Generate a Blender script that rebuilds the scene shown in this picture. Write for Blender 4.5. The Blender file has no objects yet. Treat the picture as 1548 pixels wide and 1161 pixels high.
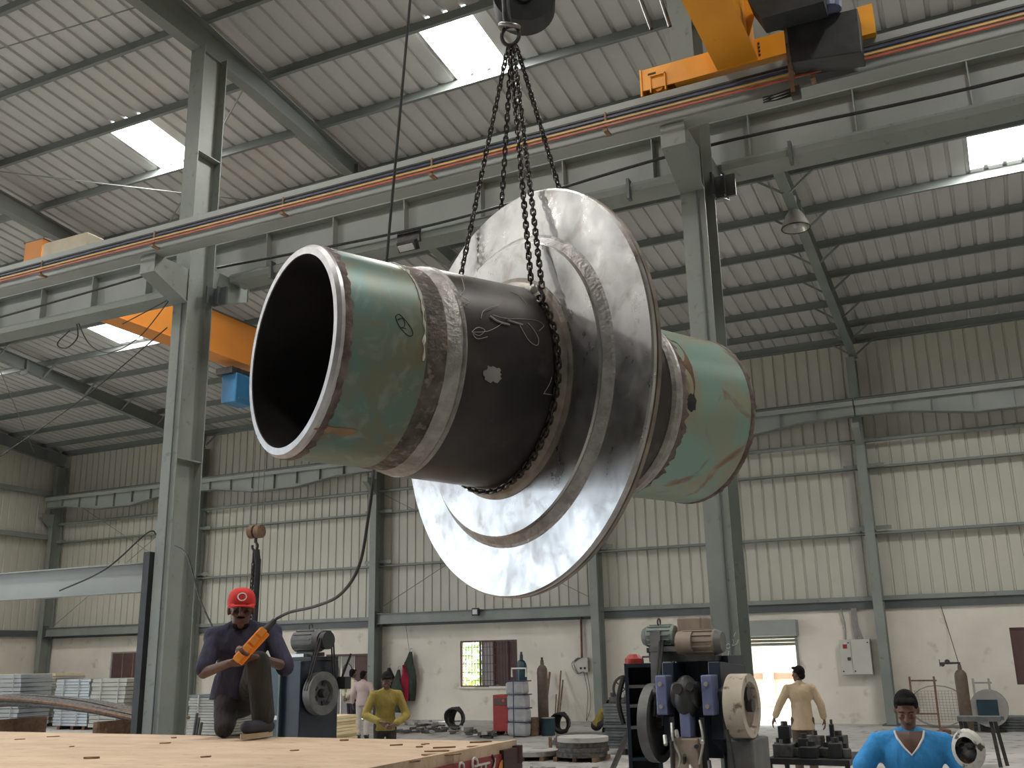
import bpy, bmesh, math, random
from mathutils import Vector, Matrix, Quaternion, noise
random.seed(7)
V = Vector
scene = bpy.context.scene
COL = scene.collection

# ------------------------------------------------------------------ camera
CAMPOS = V((0.0, 0.0, 2.0))
ROT = Matrix(((0.898981, 0.132771, 0.417379), (0.437516, -0.22803, -0.869817), (-0.020312, 0.964559, -0.263084)))
FPX = 1501.0
cam = bpy.data.cameras.new('camera'); camo = bpy.data.objects.new('camera', cam); COL.objects.link(camo)
cam.sensor_fit = 'HORIZONTAL'; cam.sensor_width = 36.0; cam.lens = 36.0 * FPX / 1548.0
cam.clip_start = 0.05; cam.clip_end = 300
camo.matrix_world = Matrix.Translation(CAMPOS) @ ROT.to_4x4()
scene.camera = camo

# ------------------------------------------------------------------ sky, sun, exposure
world = bpy.data.worlds.new('sky'); scene.world = world; world.use_nodes = True
wn = world.node_tree; bg = wn.nodes['Background']
bg.inputs[0].default_value = (0.76, 0.88, 1.0, 1); bg.inputs[1].default_value = 3.9
sun = bpy.data.lights.new('sun', 'SUN'); suno = bpy.data.objects.new('sun', sun); COL.objects.link(suno)
sun.energy = 12.0; sun.angle = 0.01; sun.color = (1.0, 0.95, 0.86)
suno.rotation_euler = (math.radians(-22), math.radians(14), 0)      # high sun, from beyond the far wall
# daylight coming down through the plastic roof lights (one lamp per roof light, at the sheet; out-of-view ones are added for light)
ROOF_LIGHTS = [(-8.01, 12.96, 14.6), (-15.5, 12.96, 14.6), (.55, 19.95, 21.55), (1.62, 19.95, 21.55), (-24.06, 19.95, 21.55), (-24.06, 12.96, 14.6), (-7.0, 4.85, 6.45), (-15.5, 4.85, 6.45), (-24.06, 4.85, 6.45), (1.62, 4.85, 6.45), (-7.0, -1.8, -.1), (-15.5, -1.8, -.1), (-24.06, -1.8, -.1), (6.97, 12.96, 14.6), (6.97, -1.8, -.1), (-31.55, 12.96, 14.6), (-31.55, 19.95, 21.55), (-31.55, 4.85, 6.45)]
def roofz(y): return 12.75 - .115 * (y - 11.0)  # underside of purlins
for i, (x, y0, y1) in enumerate(ROOF_LIGHTS):
    li = bpy.data.lights.new('roof_light_daylight', 'AREA'); li.shape = 'RECTANGLE'; li.size = 1.05; li.size_y = (y1 - y0) - .06
    li.energy = 240.0; li.color = (1.0, .97, .92)
    lo = bpy.data.objects.new('roof_light_daylight', li); COL.objects.link(lo)
    ym = (y0 + y1) / 2; lo.location = (x + .535, ym, roofz(ym) + .185); lo.rotation_euler = (math.atan(-.115), 0, 0)
scene.view_settings.view_transform = 'Standard'; scene.view_settings.look = 'None'
scene.view_settings.exposure = 0.62; scene.view_settings.gamma = 1.0
scene.view_settings.use_curve_mapping = False

# ------------------------------------------------------------------ pixel -> place helpers
def ray(u, v): return ROT @ V((u - 774.0, 580.5 - v, -FPX))
def PZ(u, v, z): k = ray(u, v); return CAMPOS + k * ((z - CAMPOS.z) / k.z)
def PY(u, v, y): k = ray(u, v); return CAMPOS + k * ((y - CAMPOS.y) / k.y)
def PX(u, v, x): k = ray(u, v); return CAMPOS + k * ((x - CAMPOS.x) / k.x)

# ------------------------------------------------------------------ materials
MATS = {}
def mat(name, c1, c2=None, rough=0.6, metal=0.0, scale=4.0, bump=0.0, bscale=None, detail=4, dist=0.0, lo=0.35, hi=0.65, c3=None, s3=12.0, lo3=.58, hi3=.68, stretch=(1, 1, 1), spec=None, trans=0.0):
    m = bpy.data.materials.new(name); m.use_nodes = True; nt = m.node_tree; n = nt.nodes; l = nt.links
    b = n['Principled BSDF']; b.inputs['Roughness'].default_value = rough; b.inputs['Metallic'].default_value = metal
    if spec is not None: b.inputs['Specular IOR Level'].default_value = spec
    if trans: b.inputs['Transmission Weight'].default_value = trans
    b.inputs['Base Color'].default_value = (*c1, 1)
    if c2:
        tc = n.new('ShaderNodeTexCoord'); mp = n.new('ShaderNodeMapping'); mp.inputs['Scale'].default_value = stretch
        l.new(tc.outputs['Object'], mp.inputs[0])
        t = n.new('ShaderNodeTexNoise'); t.inputs['Scale'].default_value = scale; t.inputs['Detail'].default_value = detail; t.inputs['Distortion'].default_value = dist
        l.new(mp.outputs[0], t.inputs['Vector'])
        r = n.new('ShaderNodeValToRGB'); r.color_ramp.elements[0].position = lo; r.color_ramp.elements[1].position = hi
        r.color_ramp.elements[0].color = (*c1, 1); r.color_ramp.elements[1].color = (*c2, 1)
        l.new(t.outputs[0], r.inputs[0]); out = r.outputs[0]
        if c3:
            t3 = n.new('ShaderNodeTexNoise'); t3.inputs['Scale'].default_value = s3; t3.inputs['Detail'].default_value = 6; t3.inputs['Distortion'].default_value = dist
            l.new(mp.outputs[0], t3.inputs['Vector'])
            r3 = n.new('ShaderNodeMapRange'); r3.inputs[1].default_value = lo3; r3.inputs[2].default_value = hi3
            l.new(t3.outputs[0], r3.inputs[0])
            mx = n.new('ShaderNodeMix'); mx.data_type = 'RGBA'; mx.inputs[7].default_value = (*c3, 1)
            l.new(r3.outputs[0], mx.inputs[0]); l.new(out, mx.inputs[6]); out = mx.outputs[2]
        l.new(out, b.inputs['Base Color'])
        if bump:
            tb = n.new('ShaderNodeTexNoise'); tb.inputs['Scale'].default_value = bscale or scale * 4; tb.inputs['Detail'].default_value = 5
            l.new(mp.outputs[0], tb.inputs['Vector'])
            bp = n.new('ShaderNodeBump'); bp.inputs['Strength'].default_value = bump; bp.inputs['Distance'].default_value = 0.02
            l.new(tb.outputs[0], bp.inputs['Height']); l.new(bp.outputs[0], b.inputs['Normal'])
    MATS[name] = m
    return m
mat('purlin_paint', (.165, .185, .18), (.195, .215, .208), rough=.5, scale=1.2)
mat('steel_paint', (.195, .215, .198), (.235, .255, .235), rough=.5, scale=1.2, c3=(.15, .155, .14), s3=9, lo3=.62, hi3=.75)
mat('steel_paint_dark', (.075, .085, .085), (.10, .11, .11), rough=.5, scale=1.0)
mat('roof_sheet', (.45, .455, .44), (.51, .51, .495), rough=.45, scale=.6)
mat('wall_sheet', (.475, .463, .40), (.535, .52, .45), rough=.45, scale=.5)
mat('plaster', (.74, .695, .61), (.65, .605, .53), rough=.9, scale=.9, detail=6, c3=(.40, .36, .31), s3=2.3, lo3=.6, hi3=.8, bump=.15, bscale=20)
mat('concrete', (.45, .435, .41), (.34, .33, .31), rough=.85, scale=.9, detail=8, c3=(.16, .15, .14), s3=3, lo3=.55, hi3=.72, bump=.1, bscale=12)
mat('yard', (.62, .56, .48), (.5, .45, .38), rough=.95, scale=.6)
mat('yellow', (.85, .37, .02), (.78, .32, .02), rough=.4, scale=1.5, c3=(.35, .16, .04), s3=14, lo3=.7, hi3=.8)
mat('orange', (.72, .27, .045), (.66, .24, .04), rough=.45, scale=1.2)
mat('cream', (.62, .55, .42), (.55, .48, .36), rough=.6, scale=3)
mat('blue_paint', (.02, .14, .30), (.03, .17, .34), rough=.5, scale=4)
mat('black_metal', (.014, .016, .018), (.028, .03, .032), rough=.5, scale=6)
mat('dark_steel', (.05, .05, .05), (.09, .085, .08), rough=.45, metal=.6, scale=9)
mat('chain', (.028, .025, .022), (.085, .075, .065), rough=.38, metal=.75, scale=30)
mat('hook_steel', (.25, .235, .22), (.35, .33, .31), rough=.35, metal=.8, scale=12)
mat('rope', (.10, .10, .095), (.16, .16, .15), rough=.6, metal=.3, scale=60)
mat('cable_black', (.012, .012, .012), (.03, .03, .03), rough=.5, scale=20)
mat('cable_blue', (.03, .04, .085), (.04, .05, .11), rough=.4, scale=5)
mat('cable_yellow', (.62, .40, .14), (.52, .33, .1), rough=.4, scale=5)
mat('cable_red', (.46, .10, .05), (.36, .08, .05), rough=.4, scale=5)
mat('lead_paint', (.27, .29, .27), (.32, .34, .32), rough=.5, scale=1)
mat('green_pipe', (.10, .20, .18), (.19, .15, .08), rough=.42, metal=.25, scale=3.4, detail=9, dist=1.4, lo=.42, hi=.60, c3=(.30, .33, .28), s3=7, lo3=.54, hi3=.72, bump=.05, bscale=9, stretch=(1.6, 1, 1))
def axial(name, stops, t0, t1, amp=.25):
    # base colours that change along the pipe axis (paint thinning out towards the burnt weld)
    m = MATS[name]; nt = m.node_tree; n = nt.nodes; l = nt.links; b = n['Principled BSDF']
    src = b.inputs['Base Color'].links[0].from_socket
    tc = n.new('ShaderNodeTexCoord'); dp = n.new('ShaderNodeVectorMath'); dp.operation = 'DOT_PRODUCT'; dp.inputs[1].default_value = (.4720, .8816, -.0085)
    l.new(tc.outputs['Object'], dp.inputs[0]); tx = n.new('ShaderNodeTexNoise'); tx.inputs['Scale'].default_value = 5.0; tx.inputs['Detail'].default_value = 6; l.new(tc.outputs['Object'], tx.inputs['Vector'])
    ad = n.new('ShaderNodeMath'); ad.operation = 'MULTIPLY_ADD'; ad.inputs[1].default_value = amp; l.new(tx.outputs[0], ad.inputs[0]); l.new(dp.outputs['Value'], ad.inputs[2])
    mr = n.new('ShaderNodeMapRange'); mr.inputs[1].default_value = t0 + amp * .5; mr.inputs[2].default_value = t1 + amp * .5; l.new(ad.outputs[0], mr.inputs[0])
    cr = n.new('ShaderNodeValToRGB'); e = cr.color_ramp.elements
    while len(e) < len(stops): e.new(.5)
    for k, (p, c) in enumerate(stops): e[k].position = p; e[k].color = (*c, 1)
    l.new(mr.outputs[0], cr.inputs[0]); mx = n.new('ShaderNodeMix'); mx.data_type = 'RGBA'; mx.inputs[0].default_value = .5
    l.new(src, mx.inputs[6]); l.new(cr.outputs[0], mx.inputs[7]); l.new(mx.outputs[2], b.inputs['Base Color'])
axial('green_pipe', [(0, (.16, .135, .13)), (.12, (.12, .20, .185)), (.45, (.13, .19, .155)), (.8, (.17, .165, .10)), (1, (.15, .115, .075))], -1.08, -.64)
mat('far_green_pipe', (.23, .36, .31), (.33, .30, .20), rough=.4, metal=.2, scale=3.2, detail=7, dist=.8, lo=.4, hi=.66, c3=(.22, .10, .05), s3=3.5, lo3=.57, hi3=.68, bump=.05, bscale=9)
mat('dark_pipe', (.032, .029, .030), (.065, .056, .052), rough=.36, metal=.5, scale=3.0, detail=7, c3=(.11, .10, .095), s3=7, lo3=.6, hi3=.8, bump=.04, bscale=14)
mat('rust_edge', (.09, .06, .05), (.21, .165, .15), rough=.7, metal=.2, scale=16, detail=8, bump=.5, bscale=40)
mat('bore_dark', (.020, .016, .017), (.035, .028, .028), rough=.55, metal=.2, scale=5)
mat('weld', (.27, .25, .24), (.40, .38, .37), rough=.45, metal=.5, scale=18, detail=6, bump=.35, bscale=50)
mat('haz_dark', (.055, .045, .035), (.16, .135, .11), rough=.6, metal=.2, scale=9, detail=8, c3=(.26, .225, .20), s3=24, lo3=.55, hi3=.7, bump=.5, bscale=60)
mat('bare_rim', (.42, .41, .42), (.54, .53, .54), rough=.38, metal=.6, scale=20)
mat('disc_steel', (.33, .325, .32), (.52, .51, .505), rough=.30, metal=.93, scale=3.0, detail=9, dist=.5, c3=(.24, .215, .19), s3=9, lo3=.52, hi3=.8, bump=.012, bscale=14)
def rough_noise(name, lo, hi, scale, stretch=(1, 1, 1)):
    m = MATS[name]; n = m.node_tree.nodes; l = m.node_tree.links; b = n['Principled BSDF']
    tc = n.new('ShaderNodeTexCoord'); mp = n.new('ShaderNodeMapping'); mp.inputs['Scale'].default_value = stretch; l.new(tc.outputs['Object'], mp.inputs[0])
    t = n.new('ShaderNodeTexNoise'); t.inputs['Scale'].default_value = scale; t.inputs['Detail'].default_value = 9; t.inputs['Roughness'].default_value = .65; t.inputs['Distortion'].default_value = .3
    l.new(mp.outputs[0], t.inputs['Vector']); r = n.new('ShaderNodeMapRange'); r.inputs[1].default_value = .35; r.inputs[2].default_value = .65; r.inputs[3].default_value = lo; r.inputs[4].default_value = hi
    l.new(t.outputs[0], r.inputs[0]); l.new(r.outputs[0], b.inputs['Roughness'])
rough_noise('disc_steel', .25, .42, 8.0, (1, 1, .8))
mat('disc_edge', (.17, .145, .12), (.30, .26, .225), rough=.45, metal=.6, scale=8, detail=7, bump=.2, bscale=30)
mat('white_mark', (.62, .6, .57), (.7, .68, .64), rough=.8, scale=10)
mat('pale_wire', (.34, .32, .30), (.42, .4, .37), rough=.6, scale=10)
mat('grey_patch', (.23, .22, .215), (.29, .28, .27), rough=.7, scale=10)
mat('ink', (.02, .02, .02), (.03, .03, .03), rough=.7, scale=10)
mat('bed_wood', (.62, .47, .335), (.52, .38, .265), rough=.85, scale=2.5, detail=8, c3=(.36, .23, .13), s3=9, lo3=.6, hi3=.8, bump=.35, bscale=16, stretch=(1, 2.2, 1))
mat('chip_wood', (.20, .12, .07), (.32, .2, .11), rough=.9, scale=14)
mat('truck_red', (.19, .018, .022), (.26, .03, .03), rough=.45, scale=2)
mat('truck_dark', (.03, .012, .012), (.05, .02, .018), rough=.5, scale=4)
mat('paint_white', (.68, .62, .6), (.6, .55, .5), rough=.6, scale=9)
mat('paint_orange', (.65, .22, .03), (.7, .3, .04), rough=.6, scale=9)
mat('skin', (.17, .085, .055), (.21, .105, .07), rough=.55, scale=12)
mat('skin_dark', (.10, .052, .038), (.13, .068, .05), rough=.5, scale=12)
mat('lips', (.12, .045, .04), (.1, .04, .035), rough=.5, scale=12)
mat('hair', (.006, .005, .005), (.012, .010, .010), rough=.8, spec=.15, scale=40, bump=.4, bscale=90)
mat('eye_dark', (.02, .015, .012), (.03, .02, .015), rough=.3, scale=9)
mat('navy_cloth', (.032, .032, .06), (.05, .05, .085), rough=.95, scale=5, bump=1.0, bscale=9, stretch=(2.2, 2.2, .9))
mat('trousers_dark', (.028, .027, .027), (.042, .04, .039), rough=.95, scale=5, bump=1.0, bscale=9, stretch=(2.2, 2.2, .9))
mat('trousers_navy', (.02, .02, .035), (.03, .03, .045), rough=.95, scale=5)
mat('trousers_brown', (.10, .075, .055), (.06, .05, .04), rough=.95, scale=9)
mat('blue_cloth', (.03, .235, .55), (.045, .28, .62), rough=.9, scale=4, bump=1.0, bscale=9, stretch=(2.2, 2.2, .9))
mat('mustard_cloth', (.25, .19, .045), (.31, .24, .06), rough=.95, scale=5, bump=1.0, bscale=9, stretch=(2.2, 2.2, .9))
mat('tan_cloth', (.54, .42, .29), (.47, .36, .24), rough=.95, scale=5, bump=1.0, bscale=9, stretch=(2.2, 2.2, .9))
mat('cream_cloth', (.48, .44, .32), (.54, .5, .38), rough=.95, scale=5)
mat('pink_cloth', (.50, .38, .37), (.56, .44, .42), rough=.95, scale=5)
mat('pale_cloth', (.50, .45, .42), (.55, .5, .47), rough=.95, scale=5)
mat('red_cap', (.62, .03, .025), (.55, .025, .02), rough=.8, scale=8)
mat('red_cloth', (.42, .02, .06), (.35, .02, .05), rough=.9, scale=8)
mat('black_cloth', (.018, .018, .02), (.03, .03, .034), rough=.95, scale=8)
mat('green_cloth', (.05, .06, .045), (.035, .045, .035), rough=.95, scale=8)
mat('white_cloth', (.7, .7, .7), (.62, .62, .62), rough=.9, scale=8)
mat('mask_shell', (.62, .60, .56), (.50, .48, .44), rough=.7, scale=14, detail=6, c3=(.06, .055, .05), s3=17, lo3=.55, hi3=.62)
mat('shoe', (.02, .022, .035), (.03, .03, .045), rough=.7, scale=8)
mat('sole', (.50, .40, .28), (.42, .33, .22), rough=.8, scale=8)
mat('pendant_orange', (.85, .24, .01), (.78, .2, .01), rough=.4, scale=6)
mat('rubber', (.02, .02, .02), (.035, .035, .035), rough=.6, scale=12)
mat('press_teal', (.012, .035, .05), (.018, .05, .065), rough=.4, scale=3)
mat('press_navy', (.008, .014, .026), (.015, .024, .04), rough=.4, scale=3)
mat('press_blue', (.12, .14, .26), (.16, .18, .30), rough=.45, scale=6)
mat('press_grey', (.15, .15, .145), (.1, .1, .1), rough=.5, scale=6, metal=.2)
mat('press_cream', (.52, .46, .38), (.42, .36, .28), rough=.6, scale=5, c3=(.14, .09, .06), s3=11, lo3=.6, hi3=.7)
mat('motor_green', (.17, .21, .185), (.22, .26, .23), rough=.5, scale=5)
mat('motor_brown', (.22, .17, .13), (.28, .22, .17), rough=.6, scale=9)
mat('rusty', (.14, .075, .045), (.2, .12, .075), rough=.8, scale=9, c3=(.07, .045, .035), s3=20)
mat('cylinder_brown', (.085, .06, .045), (.125, .09, .065), rough=.55, scale=7)
mat('iron_window', (.085, .045, .042), (.11, .06, .055), rough=.6, scale=4)
mat('window_grey', (.30, .28, .29), (.36, .33, .34), rough=.6, scale=3)
mat('panel_grey', (.50, .485, .44), (.54, .52, .475), rough=.5, scale=2)
mat('sheet_pack', (.42, .42, .38), (.36, .36, .33), rough=.6, scale=2)
mat('sheet_shiny', (.42, .46, .50), (.5, .54, .58), rough=.3, metal=.7, scale=2)
mat('grey_plate', (.10, .11, .115), (.15, .16, .165), rough=.5, metal=.3, scale=7)
mat('plywood_pale', (.68, .56, .34), (.75, .64, .42), rough=.8, scale=3)
mat('sack', (.40, .40, .41), (.33, .33, .35), rough=.9, scale=6)
mat('machine_red', (.34, .03, .025), (.28, .025, .02), rough=.5, scale=6)
mat('lamp_steel', (.45, .44, .41), (.5, .49, .46), rough=.3, metal=.6, scale=6)
mat('scrap', (.05, .05, .05), (.13, .12, .11), rough=.6, metal=.3, scale=14)
mat('scrap_bright', (.35, .34, .33), (.45, .44, .42), rough=.5, metal=.4, scale=14)
mat('leaf', (.20, .36, .06), (.38, .55, .12), rough=.7, scale=3)
mat('door_grey', (.25, .24, .225), (.3, .29, .27), rough=.6, scale=4)
mat('lens_grey', (.50, .50, .50), (.55, .55, .55), rough=.3, scale=4)
mat('kerb_red', (.55, .2, .15), (.5, .18, .13), rough=.8, scale=4)
mat('yard_wall', (.75, .68, .55), (.68, .6, .48), rough=.9, scale=1)
# translucent plastic roof light
m = bpy.data.materials.new('roof_light'); m.use_nodes = True; nt = m.node_tree; nt.nodes.remove(nt.nodes['Principled BSDF'])
tr = nt.nodes.new('ShaderNodeBsdfTranslucent'); tr.inputs[0].default_value = (.92, .92, .88, 1)
tp = nt.nodes.new('ShaderNodeBsdfTransparent'); tp.inputs[0].default_value = (.95, .95, .93, 1)
ms = nt.nodes.new('ShaderNodeMixShader'); ms.inputs[0].default_value = .9
nt.links.new(tp.outputs[0], ms.inputs[1]); nt.links.new(tr.outputs[0], ms.inputs[2]); nt.links.new(ms.outputs[0], nt.nodes['Material Output'].inputs[0]); MATS['roof_light'] = m
m = bpy.data.materials.new('clear_glass'); m.use_nodes = True; nt = m.node_tree; nt.nodes.remove(nt.nodes['Principled BSDF'])
gl = nt.nodes.new('ShaderNodeBsdfGlossy'); gl.inputs[1].default_value = .05
tp = nt.nodes.new('ShaderNodeBsdfTransparent'); tp.inputs[0].default_value = (.95, .96, .95, 1)
ms = nt.nodes.new('ShaderNodeMixShader'); ms.inputs[0].default_value = .08
nt.links.new(tp.outputs[0], ms.inputs[1]); nt.links.new(gl.outputs[0], ms.inputs[2]); nt.links.new(ms.outputs[0], nt.nodes['Material Output'].inputs[0]); MATS['clear_glass'] = m

# ------------------------------------------------------------------ mesh builder
class MB:
    def __init__(s): s.v = []; s.f = []
    def add(s, vs, fs):
        o = len(s.v); s.v += [V(p) for p in vs]; s.f += [tuple(i + o for i in f) for f in fs]; return s
    def box(s, c, size, rot=None):
        c = V(c); h = V(size) / 2; R = rot if rot else Matrix.Identity(3)
        if isinstance(R, (int, float)): R = Matrix.Rotation(R, 3, 'Z')
        vs = [c + R @ V((x * h.x, y * h.y, z * h.z)) for z in (-1, 1) for y in (-1, 1) for x in (-1, 1)]
        return s.add(vs, [(0, 2, 3, 1), (4, 5, 7, 6), (0, 1, 5, 4), (2, 6, 7, 3), (0, 4, 6, 2), (1, 3, 7, 5)])
    def bb(s, a, b): a = V(a); b = V(b); return s.box((a + b) / 2, [abs(b[i] - a[i]) for i in range(3)])
    def bar(s, p, q, w, h, up=(0, 0, 1)):
        p = V(p); q = V(q); d = (q - p); L = d.length; d.normalize(); u = V(up)
        if abs(d.dot(u)) > .98: u = V((0, 1, 0))
        x = d.cross(u).normalized(); z = x.cross(d)
        R = Matrix((x, d, z)).transposed()
        return s.box((p + q) / 2, (w, L, h), R)
    def cyl(s, p, q, r0, r1=None, n=16, caps=True):
        p = V(p); q = V(q); r1 = r0 if r1 is None else r1; d = (q - p).normalized()
        u = d.orthogonal().normalized(); w = d.cross(u); vs = []
        for c, r in ((p, r0), (q, r1)):
            vs += [c + r * (math.cos(2 * math.pi * i / n) * u + math.sin(2 * math.pi * i / n) * w) for i in range(n)]
        fs = [(i, (i + 1) % n, n + (i + 1) % n, n + i) for i in range(n)]
        if caps: fs += [tuple(range(n - 1, -1, -1)), tuple(range(n, 2 * n))]
        return s.add(vs, fs)
    def tube(s, pts, r, n=8, closed=False, caps=True):
        pts = [V(p) for p in pts]; m = len(pts); vs = []; u = None
        rr = r if isinstance(r, (list, tuple)) else [r] * m
        for i, p in enumerate(pts):
            a = pts[i - 1] if (i or closed) else p; b = pts[(i + 1) % m] if (i < m - 1 or closed) else p
            d = (b - a).normalized()
            if u is None: u = d.orthogonal().normalized()
            u = (u - d * u.dot(d)).normalized(); w = d.cross(u)
            vs += [p + rr[i] * (math.cos(2 * math.pi * k / n) * u + math.sin(2 * math.pi * k / n) * w) for k in range(n)]
        fs = []
        for i in range(m if closed else m - 1):
            j = (i + 1) % m
            fs += [(i * n + k, i * n + (k + 1) % n, j * n + (k + 1) % n, j * n + k) for k in range(n)]
        if caps and not closed: fs += [tuple(range(n - 1, -1, -1)), tuple(range((m - 1) * n, m * n))]
        return s.add(vs, fs)
    def lathe(s, prof, c=(0, 0, 0), axis=(1, 0, 0), n=96, closed=False, wob=0, seed=0):
        c = V(c); a = V(axis).normalized(); u = (V((0, 0, 1)) if abs(a.z) < .9 else V((1, 0, 0))); u = (u - a * u.dot(a)).normalized(); w = a.cross(u); vs = []
        for k, (t, r) in enumerate(prof):
            for i in range(n):
                th = 2 * math.pi * i / n; q = r
                tt = t
                if wob: tt += wob * noise.noise(V((math.cos(th) * 6, math.sin(th) * 6, seed + k * 3)))
                vs.append(c + a * tt + q * (math.cos(th) * u + math.sin(th) * w))
        m = len(prof); fs = []
        for i in range(m if closed else m - 1):
            j = (i + 1) % m
            fs += [(i * n + k, i * n + (k + 1) % n, j * n + (k + 1) % n, j * n + k) for k in range(n)]
        return s.add(vs, fs)
    def prism(s, poly, ext):
        poly = [V(p) for p in poly]; e = V(ext); n = len(poly)
        return s.add(poly + [p + e for p in poly], [tuple(range(n - 1, -1, -1)), tuple(range(n, 2 * n))] + [(i, (i + 1) % n, n + (i + 1) % n, n + i) for i in range(n)])
    def ell(s, c, r, R=None, n=14, m=9):
        c = V(c); r = V(r) if not isinstance(r, (int, float)) else V((r, r, r)); R = R or Matrix.Identity(3); vs = [c + R @ V((0, 0, r.z))]
        for j in range(1, m):
            ph = math.pi * j / m
            vs += [c + R @ V((r.x * math.sin(ph) * math.cos(2 * math.pi * i / n), r.y * math.sin(ph) * math.sin(2 * math.pi * i / n), r.z * math.cos(ph))) for i in range(n)]
        vs.append(c - R @ V((0, 0, r.z))); fs = [(0, 1 + i, 1 + (i + 1) % n) for i in range(n)]
        for j in range(m - 2):
            fs += [(1 + j * n + i, 1 + (j + 1) * n + i, 1 + (j + 1) * n + (i + 1) % n, 1 + j * n + (i + 1) % n) for i in range(n)]
        e = len(vs) - 1; b = 1 + (m - 2) * n
        fs += [(e, b + (i + 1) % n, b + i) for i in range(n)]
        return s.add(vs, fs)
    def caps(s, p, q, r0, r1):                       # tapered capsule
        p = V(p); q = V(q)
        s.cyl(p, q, r0 * .999, r1 * .999, 12); s.ell(p, r0, n=12, m=8); return s.ell(q, r1, n=12, m=8)
    def data(s, name, smooth=False, off=None):
        me = bpy.data.meshes.new(name); vs = [tuple(p - off) for p in s.v] if off else [tuple(p) for p in s.v]
        me.from_pydata(vs, [], s.f); me.update()
        bm = bmesh.new(); bm.from_mesh(me); bmesh.ops.recalc_face_normals(bm, faces=bm.faces); bm.to_mesh(me); bm.free()
        if smooth:
            me.polygons.foreach_set('use_smooth', [True] * len(me.polygons))
            try: me.set_sharp_from_angle(angle=math.radians(38))
            except Exception: pass
        return me
    def build(s, name, m, parent=None, smooth=False, origin=None, bevel=0):
        """verts are world coordinates; a child is stored relative to its parent's location (parents are unrotated)"""
        off = wloc(parent) if parent is not None else (V(origin) if origin is not None else V((0, 0, 0)))
        o = bpy.data.objects.new(name, s.data(name, smooth, off)); COL.objects.link(o)
        o.data.materials.append(MATS[m])
        if parent is not None: o.parent = parent
        elif origin is not None: o.location = origin
        if bevel:
            b = o.modifiers.new('bevel', 'BEVEL'); b.width = bevel; b.segments = 2; b.limit_method = 'ANGLE'
        return o
def wloc(o):
    l = V((0, 0, 0))
    while o is not None: l += o.location; o = o.parent
    return l
def tag(o, label, cat, group=None):
    o['label'] = label; o['category'] = cat
    if group: o['group'] = group
    return o
def thing(name, loc, label, cat, group=None):
    o = bpy.data.objects.new(name, None); COL.objects.link(o); o.location = loc; o.empty_display_size = .1
    return tag(o, label, cat, group)
def struct(name, loc=(0, 0, 0)):
    o = bpy.data.objects.new(name, None); COL.objects.link(o); o.location = loc; o['kind'] = 'structure'; return o
def inst(src, name, parent, loc, rot=None, scale=None, m=None):
    o = bpy.data.objects.new(name, src); COL.objects.link(o); o.parent = parent; o.location = loc
    if rot is not None:
        if isinstance(rot, Quaternion): o.rotation_mode = 'QUATERNION'; o.rotation_quaternion = rot
        else: o.rotation_euler = rot
    if scale: o.scale = scale
    return o
def ibeam(mb, p, q, depth, width, tf=.018, tw=.012, up=(0, 0, 1), taper=None):
    """I-section from p to q (centre line); depth along up, taper = depth at q"""
    p = V(p); q = V(q); d = (q - p).normalized(); u = V(up); x = d.cross(u).normalized(); u = x.cross(d); D1 = taper or depth
    for sgn in (-1, 1):
        a = p + u * sgn * (depth - tf) / 2; b = q + u * sgn * (D1 - tf) / 2
        mb.bar(a, b, width, tf, up=u)
    h0 = depth / 2 - tf; h1 = D1 / 2 - tf
    vs = [p + x * tw / 2 - u * h0, p + x * tw / 2 + u * h0, q + x * tw / 2 + u * h1, q + x * tw / 2 - u * h1]
    mb.prism(vs, x * -tw)
    return mb
def bez(pts, n=10):
    """Catmull-Rom through points"""
    P = [V(p) for p in pts]; out = []
    for i in range(len(P) - 1):
        p0 = P[max(i - 1, 0)]; p1 = P[i]; p2 = P[i + 1]; p3 = P[min(i + 2, len(P) - 1)]
        for k in range(n):
            t = k / n; out.append(.5 * ((2 * p1) + (p2 - p0) * t + (2 * p0 - 5 * p1 + 4 * p2 - p3) * t * t + (3 * p1 - p0 - 3 * p2 + p3) * t ** 3))
    return out + [P[-1]]

# ================================================================== THE SHED
XC = [-19.45, -11.2, -2.82, 5.2]                # central column row
XW = [-35.45, -27.6, -19.4, -11.3, -3.1, 5.0]   # far wall columns
YC, YW = 11.17, 29.6
XL, XR, YN = -35.7, 14.0, -8.0

floor = MB().bb((XL, YN, -.2), (XR, YW + .2, 0)).build('floor', 'concrete'); floor['kind'] = 'structure'
yard = MB().bb((-60, YW + .2, -.25), (40, YW + 40, -.02)).build('trim_1', 'yard'); yard['kind'] = 'structure'
yard2 = MB().bb((XL - 60, YN - 40, -.25), (XL, YW + .2, -.02)).build('trim_2', 'yard'); yard2['kind'] = 'structure'

# ---- ceiling: sheets, roof lights, purlins, rafters, braces
ceiling = struct('ceiling', (0, YC, 12.75))
PUR = [-6.9, -5.2, -3.5, -1.8, -.1, 1.55, 3.2, 4.85, 6.45, 8.05, 9.68, 11.3, 12.96, 14.6, 16.4, 18.2, 19.95, 21.7, 23.4, 25.05, 26.75, 28.3, 29.4]
def sheet_mesh(y0, y1, nm, m, w=1.07):
    mb = MB(); prof = []; k = 3; p = w / k
    for i in range(k):
        x = i * p
        prof += [(x, 0), (x + p - .095, 0), (x + p - .075, .045), (x + p - .02, .045)]
    prof.append((w, 0)); vs = []
    for y in (y0, y1): vs += [V((x, y, roofz(y) + .2 + z)) for x, z in prof]
    n = len(prof); mb.add(vs, [(i, i + 1, n + i + 1, n + i) for i in range(n - 1)])
    me = mb.data(nm, off=ceiling.location); me.materials.append(MATS[m]); return me
SW = 1.07
SKY = {}                                        # sheet index -> roof light span
def sidx(x): return int(math.floor((x - XL) / SW))
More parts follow.
